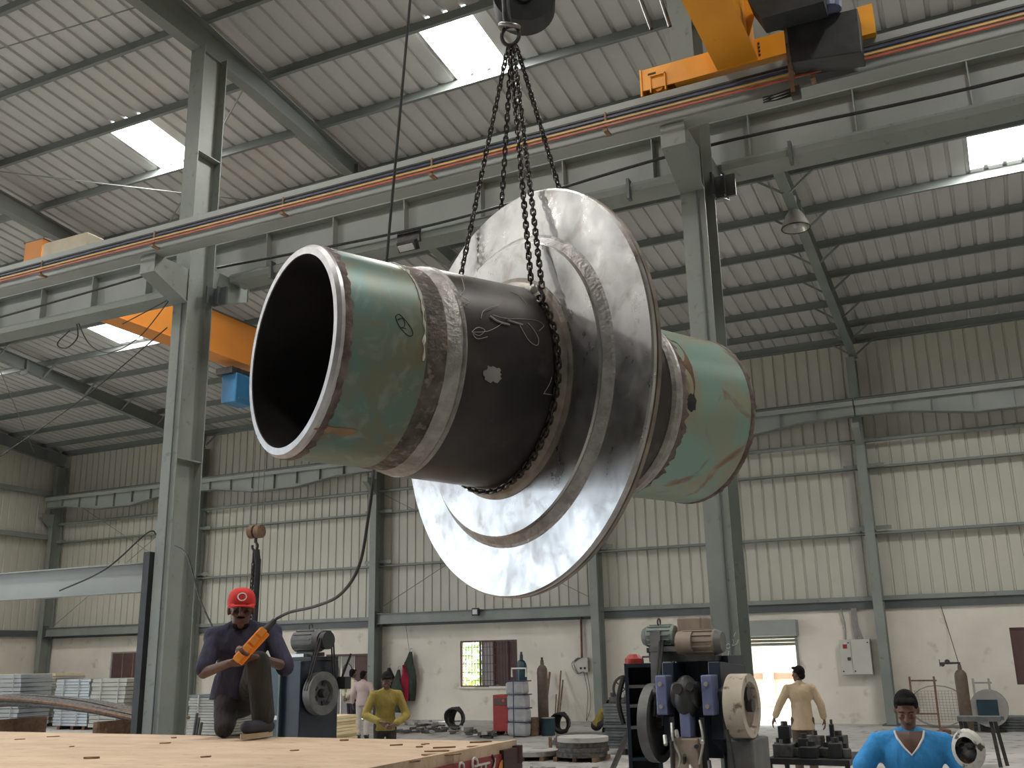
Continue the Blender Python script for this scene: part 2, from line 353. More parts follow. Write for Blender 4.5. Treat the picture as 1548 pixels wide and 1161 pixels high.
OFFX = -8.01 - (XL + SW * sidx(-8.01 + .5))    # shift the grid so that roof lights fall where they show
X0S = XL + OFFX - SW
sheet_full = [(-8.0, 2.0), (2.0, 11.3), (11.3, 19.95), (19.95, 30.0)]
lights = ROOF_LIGHTS
LI = {}
for x, a, b in lights: LI.setdefault(round((x - X0S) / SW), []).append((a, b))
cache = {}
def put_sheet(i, a, b, m='roof_sheet', nm='roof_sheet'):
    k = (a, b, m)
    if k not in cache: cache[k] = sheet_mesh(a, b, nm, m)
    inst(cache[k], nm, ceiling, (X0S + i * SW, 0, 0))
for i in range(int((XR - X0S) / SW) + 1):
    for a, b in sheet_full:
        cut = [s for s in LI.get(i, []) if a <= s[0] < b]
        y = a
        for s0, s1 in cut:
            put_sheet(i, y, s0); put_sheet(i, s0, s1, 'roof_light', 'roof_light_sheet'); y = s1
        put_sheet(i, y, b)
mb = MB(); L = XR - XL; h = .22                # Z-section purlin
mb.prism([V((0, 0, 0)), V((0, -.07, 0)), V((0, -.07, .02)), V((0, -.055, .02)), V((0, -.055, .006)), V((0, 0, .006))], (L, 0, 0))
mb.prism([V((0, -.004, 0)), V((0, .004, 0)), V((0, .004, h)), V((0, -.004, h))], (L, 0, 0))
mb.prism([V((0, 0, h)), V((0, .07, h)), V((0, .07, h - .006)), V((0, 0, h - .006))], (L, 0, 0))
pme = mb.data('purlin'); pme.materials.append(MATS['purlin_paint'])
for y in PUR: inst(pme, 'purlin', ceiling, V((XL, y, roofz(y) - .01)) - ceiling.location)
def rafter(x):
    mb = MB(); tf, w = .016, .22
    top = [(-8, roofz(-8) - .02), (11.4, roofz(11.4) - .02), (29.45, roofz(29.45) - .02)]
    bot = [(-8, roofz(-8) - .45), (6, roofz(6) - .5), (9.5, 12.22), (12.6, 12.12), (16, 11.82), (22, roofz(22) - .38), (29.35, 10.12)]
    for pl, sg in ((top, -1), (bot, 1)):
        for (y0, z0), (y1, z1) in zip(pl[:-1], pl[1:]): mb.bar((x, y0, z0), (x, y1, z1), w, tf)
    poly = [V((x - .006, y, z)) for y, z in bot] + [V((x - .006, y, z)) for y, z in reversed(top)]
    mb.prism(poly, (.012, 0, 0))
    mb.box((x, 15.9, 11.95), (.2, .02, .5)); mb.box((x, 15.93, 11.95), (.2, .02, .5))
    mb.box((x, 21.0, 11.33), (.26, .06, .5))
    o = mb.build('rafter', 'purlin_paint', ceiling); return o
for x in [XW[0] + .05, XW[1], -19.4, -11.25, -3.02, 5.1, 13.5]: rafter(x)
for x in [XW[1], -19.4, -11.25, -3.02, 5.1]:      # fly braces
    for y in PUR[14:]:
        for sg in (-1, 1):
            mb = MB().bar((x + sg * .62, y - .03, roofz(y) + .03), (x + sg * .06, y - .03, roofz(y) - .40), .045, .045)
            mb.build('fly_brace', 'steel_paint', ceiling)
for a, b in [((-27.6, 20.0, 11.2), (-35.0, 27.5, 10.4)), ((-20.2, 12.5, 12.3), (-27.5, 19.8, 11.4)), ((-19.4, 20.2, 11.2), (-27.4, 28.3, 10.3)),
             ((-11.4, 12.6, 12.3), (-19.2, 17.8, 12.0)), ((-19.4, 12.0, 12.4), (-11.6, 17.8, 11.8)), ((-20, 9.6, 12.6), (-11.5, 10.2, 12.5))]:
    MB().cyl(a, b, .014, n=6).build('tie_rod', 'steel_paint', ceiling, smooth=True)
mb = MB().bb((XL, 29.42, roofz(29.5) - .02), (XR, 29.5, roofz(29.5) + .2)); mb.build('eave_strut', 'purlin_paint', ceiling)

# ---- far wall
wall_far = struct('wall_far', (0, YW, 0))
def masonry(x0, x1, y, th, z1, holes, nm, parent):
    xs = sorted({x0, x1, *[h[0] for h in holes], *[h[1] for h in holes]}); mb = MB()
    for a, b in zip(xs[:-1], xs[1:]):
        hs = [h for h in holes if h[0] <= a + 1e-6 and h[1] >= b - 1e-6]; z = 0
        for h in sorted(hs, key=lambda q: q[2]):
            if h[2] > z + 1e-4: mb.bb((a, y, z), (b, y + th, h[2]))
            z = h[3]
        mb.bb((a, y, z), (b, y + th, z1))
    return mb.build(nm, 'plaster', parent)
HOLES = [(-16.3, -14.22, 1.02, 2.47), (-7.3, -5.42, 0, 2.4), (.0, 1.7, 1.0, 2.42), (-32.0, -29.7, 1.0, 2.42), (-21.6, -19.9, 0, 2.1)]
masonry(XL, XR, YW, .23, 3.08, HOLES, 'masonry', wall_far)
def wall_sheet_mesh(h, w=1.0):
    mb = MB(); prof = []; p = w / 3
    for i in range(3):
        x = i * p; prof += [(x, 0), (x + p - .07, 0), (x + p - .055, .04), (x + p - .015, .04)]
    prof.append((w, 0)); vs = [V((x, y, z)) for z in (0, h) for x, y in prof]; n = len(prof)
    mb.add(vs, [(i, i + 1, n + i + 1, n + i) for i in range(n - 1)])
    me = mb.data('cladding_sheet'); me.materials.append(MATS['wall_sheet']); return me
wsm = wall_sheet_mesh(7.75)
for i in range(int(XR - XL)): inst(wsm, 'cladding_sheet', wall_far, (XL + .02 + i, .06, 3.02))
def girt(z, y=-.04, hh=.09, dd=.16, nm='girt', m='steel_paint'):
    mb = MB(); x0, x1 = XL + .1, XR - .1; Y = YW + y
    mb.bb((x0, Y - dd, z), (x1, Y, z + .012)); mb.bb((x0, Y - .012, z), (x1, Y, z + hh)); mb.bb((x0, Y - dd, z), (x1, Y - dd + .01, z + .05))
    mb.build(nm, m, wall_far)
for z in (5.03, 6.88): girt(z)
MB().cyl((XL + .3, YW - .2, 7.68), (XR, YW - .2, 7.68), .06, n=10).build('tie_pipe', 'steel_paint', wall_far, smooth=True)
mb = MB().bb((XL, YW - .14, 3.24), (XR, YW + .05, 3.36)); mb.build('sill_girt', 'steel_paint', wall_far)
mb = MB().bb((XL, YW - .08, 3.02), (XR, YW + .05, 3.24)); mb.build('sill_channel', 'steel_paint_dark', wall_far)

# far wall columns and runway girder
def column(x, y0, y1, z1, w, label, grp, extra=None):
    t = thing('steel_column', (x, (y0 + y1) / 2, 0), label, 'column', grp)
    mb = MB(); tf = .02
    mb.bb((x - w / 2, y0, 0), (x + w / 2, y0 + tf, z1)); mb.build('front_flange', 'steel_paint', t)
    mb = MB().bb((x - w / 2, y1 - tf, 0), (x + w / 2, y1, z1)); mb.build('rear_flange', 'steel_paint', t)
    MB().bb((x - .008, y0 + tf, 0), (x + .008, y1 - tf, z1)).build('web', 'steel_paint', t)
    MB().bb((x - w / 2 - .1, y0 - .08, 0), (x + w / 2 + .1, y1 + .08, .03)).build('base_plate', 'steel_paint_dark', t)
    return t
wl = ['pale corner steel column where the far wall meets the left end wall', 'steel column of the far wall next to the brown shuttered window and sheet stacks',
      'steel column of the far wall beside the hanging jackets', 'steel column of the far wall beside the junction box and squatting man',
      'steel column of the far wall beside the large grey electrical cabinet', 'steel column at the far wall right of the brown closed window']
for x, lb in zip(XW, wl):
    t = column(x, YW - .58, YW - .08, 10.1, .25, lb, 'columns along the far wall')
    for z in (5.2, 6.95):                      # cleats of the girts
        MB().bb((x - .55, YW - .24, z - .05), (x + .55, YW - .22, z + .06)).build('girt_cleat', 'steel_paint', t)
    # bracket for the runway girder
    yb = YW - 1.12
    mb = MB().prism([V((x - .1, YW - .58, 8.05)), V((x - .1, yb, 8.05)), V((x - .1, yb, 7.9)), V((x - .1, YW - .58, 7.5))], (.2, 0, 0)); mb.build('bracket', 'steel_paint', t)
for k in range(len(XW) - 1):
    x0, x1 = XW[k] + .02, XW[k + 1] - .02; y = YW - .88
    lb = ['fish-bellied crane girder on the far wall in the corner bay', 'fish-bellied crane girder on the far wall behind the orange crane ropes', 'fish-bellied crane girder on the far wall hidden behind the big pipe', 'fish-bellied crane girder on the far wall left of the cabinet column', 'fish-bellied crane girder on the far wall right of the cabinet column'][k]
    t = thing('runway_girder', (x0, y, 8.05), lb, 'beam', 'girders along the far wall')
    zt = 8.72; w = .26; L = x1 - x0
    bot = [(x0, 8.28), (x0 + .16 * L, 8.26), (x0 + .38 * L, 8.02), (x0 + .62 * L, 8.02), (x1 - .16 * L, 8.26), (x1, 8.28)]
    mb = MB().prism([V((x, y - .006, z)) for x, z in bot] + [V((x1, y - .006, zt)), V((x0, y - .006, zt))], (0, .012, 0)); mb.build('web', 'lead_paint', t)
    MB().bb((x0, y - w / 2, zt), (x1, y + w / 2, zt + .02)).build('top_flange', 'steel_paint', t)
    mb = MB()
    for (a, za), (b, zb) in zip(bot[:-1], bot[1:]): mb.bar((a, y, za), (b, y, zb), w, .02)
    mb.build('bottom_flange', 'steel_paint', t)
    for s in range(1, 8):
        xs = x0 + L * s / 8
        zb = 8.02 if .38 <= s / 8 <= .62 else 8.15 if .2 < s / 8 < .8 else 8.27
        MB().bb((xs - .006, y - .11, zb), (xs + .006, y + .11, zt)).build('stiffener', 'steel_paint', t)
    MB().bb((x0, y - .03, zt + .02), (x1, y + .03, zt + .09)).build('rail', 'steel_paint_dark', t)
    MB().bb((x0, y - .135, zt - .16), (x1, y - .12, zt - .02)).build('surge_channel', 'lead_paint', t)
for k, lb in [(2, 'grey steel tie beam over the window between two far wall columns'), (0, 'grey steel tie beam over the shuttered window by the corner column')]:
    x0, x1 = XW[k] + .14, XW[k + 1] - .14; y = YW - .4
    t = thing('tie_beam', ((x0 + x1) / 2, y, 3.1), lb, 'beam')
    mb = MB(); ibeam(mb, (x0, y, 3.27), (x1, y, 3.27), .35, .16); mb.build('beam', 'steel_paint', t)
    for xx in (x0 - .02, x1 + .02): MB().bb((xx - .02, y - .12, 3.0), (xx + .02, y + .12, 3.52)).build('end_plate', 'steel_paint_dark', t)
for a, b in [((-19.1, YW - .3, 3.7), (-11.6, YW - .3, 7.5)), ((-11.6, YW - .3, 3.7), (-19.1, YW - .3, 7.5)), ((-27.8, YW - .3, 5.0), (-35.2, YW - .3, 8.9)), ((-27.8, YW - .3, 8.0), (-35.2, YW - .3, 3.4))]:
    MB().cyl(a, b, .013, n=6).build('brace_rod', 'steel_paint', wall_far, smooth=True)

# ---- left end wall (beyond the central row); the near bay is an open truck entrance
wall_left = struct('wall_left', (XL, 20, 0))
MB().bb((XL - .2, YC + .8, 0), (XL, YW, 3.1)).build('masonry', 'plaster', wall_left)
wsl = wall_sheet_mesh(9.7)
for i in range(19): inst(wsl, 'cladding_sheet', wall_left, (-.06, (YW - .02 - i) - 20 - 1, 3.02), (0, 0, math.radians(90)))
for z in (7.02, 8.84): MB().bb((XL + .04, YC + .8, z), (XL + .2, YW - .6, z + .2)).build('girt', 'steel_paint', wall_left)
MB().bb((XL + .02, YC + .8, 3.1), (XL + .14, YW - .6, 3.34)).build('sill_girt', 'steel_paint_dark', wall_left)
for z0 in (8.0,): MB().bb((XL - .06, YN, z0), (XL, YC + .8, 15.2)).build('gable_sheet', 'wall_sheet', wall_left)
wall_right = MB().bb((XR, YN, 0), (XR + .1, YW, 15.2)).build('wall_right', 'wall_sheet'); wall_right['kind'] = 'structure'

wall_near = MB().bb((XL, YN - .1, 0), (XR, YN, 15.2)).build('wall_near', 'steel_paint_dark'); wall_near['kind'] = 'structure'
MB().bb((XL - .08, YW - .3, 3.0), (XL + .02, YW + .12, 11.4)).bb((XL - .08, YW + .03, 3.0), (XL + .3, YW + .12, 11.4)).build('corner_leak_cover', 'wall_sheet', wall_left)  # strip added to stop light leaking in at the wall corner
# ---- central columns
cl = ['central steel column beyond the truck entrance', 'grey central steel column with cut-out notch behind the kneeling man', 'grey central steel column behind the cream flywheel press', 'central steel column beside the open right bay']
for x, lb in zip(XC, cl):
    t = column(x, YC, YC + .56, 12.2, .30, lb, 'central row columns')
    for yy in (-1, 1):
        ye = YC - .72 if yy < 0 else YC + 1.42; yc = YC if yy < 0 else YC + .56; zt = 8.08 if yy < 0 else 8.25
        for xx in (x - .13, x + .13 - .012): MB().prism([V((xx, yc, zt)), V((xx, ye, zt)), V((xx, ye, zt - .28)), V((xx, yc, zt - .56))], (.012, 0, 0)).build('bracket_plate', 'steel_paint', t)
        MB().bb((x - .15, ye - .012, zt - .29), (x + .15, ye, zt)).build('bracket_end', 'steel_paint', t)
        MB().bar((x, ye, zt - .285), (x, yc, zt - .565), .30, .014).build('bracket_flange', 'steel_paint', t)
    for z in (5.0, 10.2): MB().bb((x - .14, YC + .02, z), (x + .14, YC + .54, z + .02)).build('stiffener', 'steel_paint', t)
    MB().cyl((x + .06, YC - .02, 0), (x + .06, YC - .02, 7.5), .012, n=6).build('conduit', 'steel_paint_dark', t)
    mb = MB().bb((x + .14, YC + .57, 7.62), (x + .42, YC + .61, 7.92)); mb.bb((x + .14, YC + .4, 7.62), (x + .17, YC + .61, 7.92)); mb.bb((x + .28, YC + .5, 7.62), (x + .30, YC + .61, 7.92)); mb.build('end_plate', 'steel_paint_dark', t)

def conduits(x0, x1, t):
    pass
pcol = [o for o in COL.objects if o.name.startswith('steel_column') and abs(o.location.x - XC[2]) < .01][0]
for pix in [[(1092, 990), (1096, 995), (1099, 998), (1101, 990), (1102, 984)], [(1098, 976), (1101, 973), (1104, 976), (1102, 980), (1098, 979), (1098, 976)], [(1105, 968), (1108, 967), (1109, 972), (1106, 976), (1113, 974), (1116, 967)],
            [(1109, 962), (1111, 958), (1112, 956)], [(1094, 1010), (1097, 1004), (1100, 1008), (1104, 1010), (1109, 1008), (1110, 1003)], [(1112, 1018), (1115, 1013), (1113, 1010)]]:
    MB().tube(bez([PY(u, v, YC - .002) for u, v in pix], 4), .004, 4).build('chalk_mark', 'white_mark', pcol)
# near runway: shallow girder with rail and four conductor bars
t = thing('runway_girder', (-11, 10.52, 8.1), 'shallow crane runway girder with rail carrying the yellow crane', 'beam')
xa, xb = -34.0, XR
mb = MB(); ibeam(mb, (xa, 10.52, 8.26), (xb, 10.52, 8.26), .34, .25, tf=.03); mb.build('girder', 'lead_paint', t)
MB().bb((xa, 10.48, 8.43), (xb, 10.56, 8.52)).build('rail', 'lead_paint', t)
MB().bb((xa, 10.385, 8.40), (xb, 10.40, 8.50)).build('edge_angle', 'lead_paint', t)
for k, (nm, m, y, z) in enumerate([('conductor_bar', 'cable_black', 10.33, 8.36), ('conductor_bar', 'cable_blue', 10.31, 8.30), ('conductor_bar', 'cable_yellow', 10.29, 8.235), ('conductor_bar', 'cable_red', 10.27, 8.175)]):
    o = MB().bb((xa, y - .01, z - .012), (xb, y + .01, z + .012)).build(nm, m, t); o['label'] = ['black', 'blue', 'yellow', 'red'][k] + ' insulated conductor bar'
x = xa + 1
while x < xb:
    MB().bb((x - .025, 10.26, 8.10), (x + .025, 10.5, 8.13)).bb((x - .012, 10.285, 8.13), (x + .012, 10.30, 8.37)).build('bar_bracket', 'chip_wood', t); x += 2.45
# far-side runway on the central row
t = thing('runway_girder', (-11, 12.3, 8.3), 'deep crane runway girder with stiffeners behind the central columns', 'beam')
mb = MB(); ibeam(mb, (xa, 12.3, 8.62), (xb, 12.3, 8.62), .66, .30, tf=.02); mb.build('girder', 'lead_paint', t)
MB().bb((xa, 12.27, 8.95), (xb, 12.33, 9.03)).build('rail', 'steel_paint_dark', t)
x = xa + .7
while x < xb:
    MB().bb((x - .008, 12.16, 8.3), (x + .008, 12.29, 8.94)).build('stiffener', 'lead_paint', t); x += 1.35
for k in range(len(XC) - 1):
    x0, x1 = XC[k] + .2, XC[k + 1] - .2
    lb = ['rounded grey tie channel under the girder left of the notched column', 'rounded grey tie channel under the girder between the two central columns', 'rounded grey tie channel under the girder right of the press column'][k]
    t2 = thing('tie_channel', (x0, 12.25, 8.1), lb, 'beam', 'tie channels below the central girder')
    mb = MB().prism([V((x0, 12.05, 8.27)), V((x0, 12.02, 8.22)), V((x0, 12.05, 8.14)), V((x0, 12.42, 8.12)), V((x0, 12.42, 8.27))], (x1 - x0, 0, 0)); mb.build('channel', 'steel_paint', t2)
    for xx in (x0 + .9, x1 - .9): MB().bb((xx - .02, 11.98, 8.02), (xx + .02, 12.1, 8.32)).build('clamp', 'steel_paint_dark', t2)
# tie beam of the central row, left
t = thing('tie_beam', (-15.3, YC + .1, 3.0), 'pale grey horizontal tie beam joined to the notched central column', 'beam')
mb = MB(); ibeam(mb, (-19.25, YC + .1, 3.24), (-11.55, YC + .1, 3.24), .44, .2); mb.build('beam', 'lead_paint', t)
MB().bb((-11.53, YC - .04, 0), (-11.41, YC + .12, 3.6)).build('end_post', 'black_metal', t)
# cables and rods hung along the central row
def cable(pts, r, m, label, cat='cable', grp=None, nm='cable', n=8):
    o = MB().tube(bez(pts, n), r, 6).build(nm, m, None, smooth=True, origin=V(pts[0])); return tag(o, label, cat, grp)
cable([(-11.2, 11.95, 8.4), (-7, 11.95, 8.28), (-2.9, 11.95, 8.5), (1, 11.95, 8.45), (5, 11.95, 8.75)], .022, 'cable_black', 'black cable sagging along the deep central girder')
cable([(-20, 11.9, 8.3), (-16, 11.9, 8.42), (-11.4, 11.9, 8.6)], .02, 'cable_black', 'black cable running along the girder left of the notched column')
cable([PY(105, 500, 12.0), PY(88, 517, 12.0), PY(90, 525, 12.0), PY(103, 525, 12), PY(117, 510, 12.0), PY(116, 490, 12.0)], .012, 'cable_black', 'small loop of black wire hanging under the girder')
cable([PY(119, 489, 12.02), PY(135, 520, 11.95), PY(165, 533, 11.9), PY(210, 510, 11.9), PY(255, 455, 11.9)], .010, 'cable_black', 'thin wire drooping below the girder in front of the orange crane')
cable([PY(185, 490, 12.1), PY(257, 452, 12.1)], .010, 'cable_black', 'straight thin wire in front of the orange crane girder')
cable([PY(0, 690, 13), PY(128, 600, 13), PY(253, 495, 13)], .012, 'cable_black', 'long diagonal stay wire crossing to the notched column')
cable([PY(90, 893, 11.0), PY(160, 860, 11.0), PY(222, 806, 11.0), PY(236, 808, 11.05)], .012, 'cable_black', 'slack wire tied to the notched column above the tie beam')
cable([PY(264, 825, YC - .005), PY(283, 840, YC - .1), PY(302, 905, YC - .1), PY(325, 955, YC - .1)], .012, 'cable_black', 'loose wire hanging from the notched column towards the man in the red cap')

# ================================================================== THE HANGING SPOOL
SD = V((-1.95, 4.05, 3.2)); SA = V((.4720, .8816, -.0085)).normalized()
SU = V((.8816, -.4720, 0)); SWp = SU.cross(SA) * -1
if SWp.z < 0: SWp = -SWp
def S(t, ang, r):                                # ang from the top, positive towards the camera's right
    return SD + SA * t + r * (math.sin(ang) * SU + math.cos(ang) * SWp)
spool = thing('flanged_pipe_spool', SD, 'huge flanged steel pipe with green painted ends hanging from chains', 'pipe')
def ring(nm, prof, m, closed=True, n=128, wob=0, seed=0):
    o = MB().lathe(prof, SD, SA, n=n, closed=closed, wob=wob, seed=seed).build(nm, m, spool, smooth=True); o.data.set_sharp_from_angle(angle=math.radians(17)); return o
RG = .4385
def shell(nm, t0, t1, ro, ri, m, **k): return ring(nm, [(t0, ro), (t1, ro), (t1, ri), (t0, ri)], m, **k)
o = shell('near_pipe', -1.075, -.62, RG, RG - .04, 'green_pipe'); o['label'] = 'green painted near pipe end'
o = MB().lathe([(-1.10, RG - .0405), (-.10, RG - .0405)], SD, SA, n=96).build('bore', 'bore_dark', spool, smooth=True)  # separate near-black sleeve; shade inside the pipe is put into its colour
ring('bevelled_rim', [(-1.105, RG - .012), (-1.09, RG), (-1.075, RG), (-1.075, RG - .04), (-1.105, RG - .04)], 'bare_rim')
# rough rusty strip behind the rim and in front of the weld
def strip(nm, t0, t1, r, m, amp, seed, n=220):
    mb = MB(); vs = []; K = 5
    for k in range(K):
        for i in range(n):
            th = 2 * math.pi * i / n; e = amp * (noise.noise(V((math.cos(th) * 14, math.sin(th) * 14, seed + (k >= K / 2) * 7))) + .5 * noise.noise(V((math.cos(th) * 40, math.sin(th) * 40, seed))))
            t = t0 + (t1 - t0) * k / (K - 1) + (e if k in (0, K - 1) else e * .5) * (1 if k else .15)
            rr = r if k in (0, K - 1) else r + .0035 + .003 * noise.noise(V((math.cos(th) * 30, math.sin(th) * 30, seed + k)))
            vs.append(S(t, th, rr))
    fs = [(k * n + i, k * n + (i + 1) % n, (k + 1) * n + (i + 1) % n, (k + 1) * n + i) for k in range(K - 1) for i in range(n)]
    return mb.add(vs, fs).build(nm, m, spool, smooth=True)
strip('rust_band', -1.076, -1.045, RG + .0005, 'rust_edge', .014, 3)
strip('haz_band', -.72, -.615, RG + .0005, 'haz_dark', .022, 9)
mb = MB(); pts = [S(-.735 + .008 * noise.noise(V((a * 9, 2, 3))), a, RG + .003) for a in [math.radians(d) for d in range(18, 104, 2)]]
mb.tube(pts, [.0015 + .011 * max(0, noise.noise(V((i * .45, 1, 5))) + .12) for i in range(len(pts))], 6).build('weld_bead', 'white_mark', spool, smooth=True)
ring('near_weld', [(-.63, RG - .03), (-.63, RG + .003), (-.61, RG + .012), (-.585, RG + .02), (-.57, RG + .021), (-.562, RG + .016), (-.555, RG + .026), (-.547, RG + .024), (-.545, RG - .03)], 'weld', n=160)
ring('barrel', [(-.55, .460), (-.07, .474), (-.07, .40), (-.55, .40)], 'dark_pipe')
ring('fillet_weld', [(-.095, .474), (-.08, .482), (-.062, .498), (-.052, .52), (-.04, .52), (-.04, .40), (-.095, .40)], 'disc_edge')  # dark edge steel instead of weld colour; its shadow is in the colour
ring('boss_plate', [(-.048, .40), (-.048, .685), (-.040, .692), (-.002, .692), (-.002, .40)], 'disc_steel', n=160)
ring('boss_weld', [(-.036, .690), (-.022, .706), (-.008, .722), (-.001, .738), (-.001, .690)], 'weld', n=160)
ring('flange_disc', [(-.002, .38), (-.002, .948), (.004, .956), (.018, .957), (.018, .38)], 'disc_steel', n=200)
ring('flange_edge', [(.018, .50), (.018, .953), (.022, .956), (.024, .949), (.028, .957), (.046, .957), (.052, .948), (.052, .50)], 'disc_edge', n=200)
ring('far_boss', [(.052, .40), (.052, .69), (.095, .69), (.095, .40)], 'disc_edge')
ring('far_barrel', [(.09, .462), (.62, .452), (.62, .40), (.09, .40)], 'dark_pipe')
ring('far_weld', [(.60, .40), (.60, .454), (.615, .468), (.64, .470), (.665, .462), (.68, RG), (.68, .40)], 'weld', n=160)
o = shell('far_pipe', .675, 1.185, RG, RG - .04, 'far_green_pipe'); o['label'] = 'weathered green and rust far pipe end'
strip('rust_band', .675, .72, RG + .0005, 'rust_edge', .03, 21)
strip('rust_band', 1.165, 1.200, RG + .0005, 'rust_edge', .012, 31)
ring('far_rim', [(1.18, RG), (1.20, RG - .004), (1.20, RG - .04), (1.18, RG - .04)], 'rust_edge')
# rusty flash next to the far weld
def patch(nm, t0, a0, dt, da, r, m, seed, n=26, k=1.0):
    mb = MB(); vs = [S(t0, a0, r + .004)]
    for i in range(n):
        th = 2 * math.pi * i / n; q = 1 + .35 * k * noise.noise(V((math.cos(th) * 2.2, math.sin(th) * 2.2, seed))) + .18 * k * noise.noise(V((math.cos(th) * 7, math.sin(th) * 7, seed)))
        vs.append(S(t0 + dt * q * math.cos(th), a0 + da * q * math.sin(th), r + .002))
    n0 = len(vs)
    return mb.add(vs, [(0, 1 + i, 1 + (i + 1) % n) for i in range(n)]).build(nm, m, spool)
patch('bare_patch', -.42, math.radians(103), .042, .07, .466, 'grey_patch', 4, k=2.2)
patch('rust_patch', .735, math.radians(72), .045, .42, RG, 'rusty', 12)
patch('burn_patch', .745, math.radians(97), .03, .10, RG, 'ink', 15)
patch('burn_patch', -1.0, math.radians(147), .09, .05, RG, 'chip_wood', 19, k=1.6)
# marking: a circled 2, written in ink
def on_near(u, v, r):                            # pixel -> point on the spool surface (radius r)
    k = ray(u, v).normalized(); o = CAMPOS - SD
    kp = k - SA * k.dot(SA); op = o - SA * o.dot(SA); A = kp.dot(kp); B = kp.dot(op); Cc = op.dot(op) - r * r
    d = B * B - A * Cc
    return CAMPOS + k * ((-B - math.sqrt(max(d, 0))) / A)
def stroke(nm, pix, r, rad, m, dn=6):
    pts = [on_near(*p, r) for p in [(q.x, q.y) for q in bez([(a, b, 0) for a, b in pix], dn)]]
    return MB().tube(pts, rad, 5).build(nm, m, spool, smooth=True)
stroke('circle_mark', [(598, 478), (603, 475), (611, 482), (621, 495), (624, 505), (619, 508), (609, 500), (601, 488), (598, 478)], RG + .001, .0018, 'ink')
stroke('number_mark', [(602, 483), (608, 481), (612, 487), (611, 494), (607, 495), (614, 497)], RG + .001, .0020, 'ink')
for pix in [[(727, 481), (731, 470), (742, 465), (754, 461)], [(745, 476), (765, 481), (790, 482), (812, 485), (822, 492), (815, 500)],
            [(713, 502), (722, 495), (733, 499), (725, 507), (715, 504), (722, 512), (737, 509)], [(713, 502), (735, 501), (750, 495), (760, 488)], [(785, 490), (800, 515), (812, 522), (814, 512), (806, 497), (798, 488)],
            [(698, 420), (702, 437), (697, 447), (709, 456), (701, 462), (711, 468)], [(772, 440), (785, 447), (797, 460)], [(822, 595), (831, 580), (834, 570)], [(822, 595), (835, 597)]]:
    stroke('loose_wire', pix, .472, .0014, 'pale_wire')
for pix in [[(741, 478), (753, 486), (770, 491)], [(768, 484), (780, 488), (790, 491)]]:
    stroke('chalk_mark', pix, .470, .005, 'grey_patch')

# ================================================================== HOOK AND CHAINS
HK = V((-1.95, 4.16, 5.20))
def link_mesh(nm, pitch, wire, wid, m, n=12, k=5):
    pts = []; hl = pitch / 2 - wid / 2 + wire   # centre-line half straight
    hl = max(pitch * .5 - wid * .5 + wire * .5, .002)
    for i in range(n):
        a = 2 * math.pi * i / n; x = wid / 2 * math.cos(a); z = wid / 2 * math.sin(a)
        pts.append(V((x, 0, z + (hl if math.sin(a) > 0 else -hl))))
    me = MB().tube(pts, wire / 2, k, closed=True).data(nm, True); me.materials.append(MATS[m]); return me
LK = link_mesh('chain_link', .033, .0095, .022, 'chain')
def run_chain(path, parent, pitch=.030, src=None, nm='chain_link', roll0=0):
    src = src or LK; base = wloc(parent)
    P = [V(p) for p in path]; d = [0]
    for a, b in zip(P[:-1], P[1:]): d.append(d[-1] + (b - a).length)
    n = int(d[-1] / pitch); j = 0
    for i in range(n):
        s = (i + .5) * d[-1] / n
        while j < len(d) - 2 and d[j + 1] < s: j += 1
        q = P[j].lerp(P[j + 1], (s - d[j]) / (d[j + 1] - d[j])); dr = (P[j + 1] - P[j]).normalized()
        R = dr.to_track_quat('Z', 'Y') @ Quaternion((0, 0, 1), roll0 + (math.pi / 2 if i % 2 else 0) + .15 * math.sin(i * 1.7))
        inst(src, nm, parent, q - base, R)
TN = -.105; RC = .489
ch1 = thing('chain_sling', HK, 'chain sling choked round the dark barrel in front of the disc', 'chain')
top = HK + V((0, 0, -.10))
atk = math.radians(48)
choke = S(TN, atk, RC + .012)
aend = math.radians(360 - 76)
run_chain([top + V((.012, -.02, 0)), choke + V((.012, 0, .03))], ch1)
run_chain([top + V((-.012, -.01, 0)), choke + V((-.035, -.012, .045))], ch1, roll0=.5)
run_chain([S(TN, atk + (aend - atk) * i / 60, RC) for i in range(61)], ch1, roll0=.78)
run_chain([S(TN, aend, RC), top + V((-.03, 0, 0))], ch1)
mb = MB(); c = choke; up = (top - c).normalized()                       # grab hook at the choke
mb.tube(bez([c + up * .045 + SU * -.01, c + up * .01 + SU * .012, c - up * .03 + SU * .022, c - up * .045, c - up * .03 - SU * .02, c - up * .008 - SU * .022], 5), .0095, 8)
mb.build('grab_hook', 'chain', ch1, smooth=True)
MB().ell(c + V((-.02, -.02, .022)), (.022, .012, .024), n=10, m=6).build('shackle_pin', 'lamp_steel', ch1, smooth=True)
TF = .20; RF = .475
ch2 = thing('chain_sling', HK + V((.02, 0, 0)), 'chain sling passing behind the flange disc round the far barrel', 'chain')
a2 = math.radians(76)
run_chain([top + V((.016, .01, .01)), S(TF, a2, RF)], ch2)
run_chain([S(TF, a2 + (2 * math.pi - 2 * a2) * i / 50, RF) for i in range(51)], ch2, roll0=.78)
run_chain([S(TF, -a2, RF), top + V((-.012, .01, 0))], ch2)

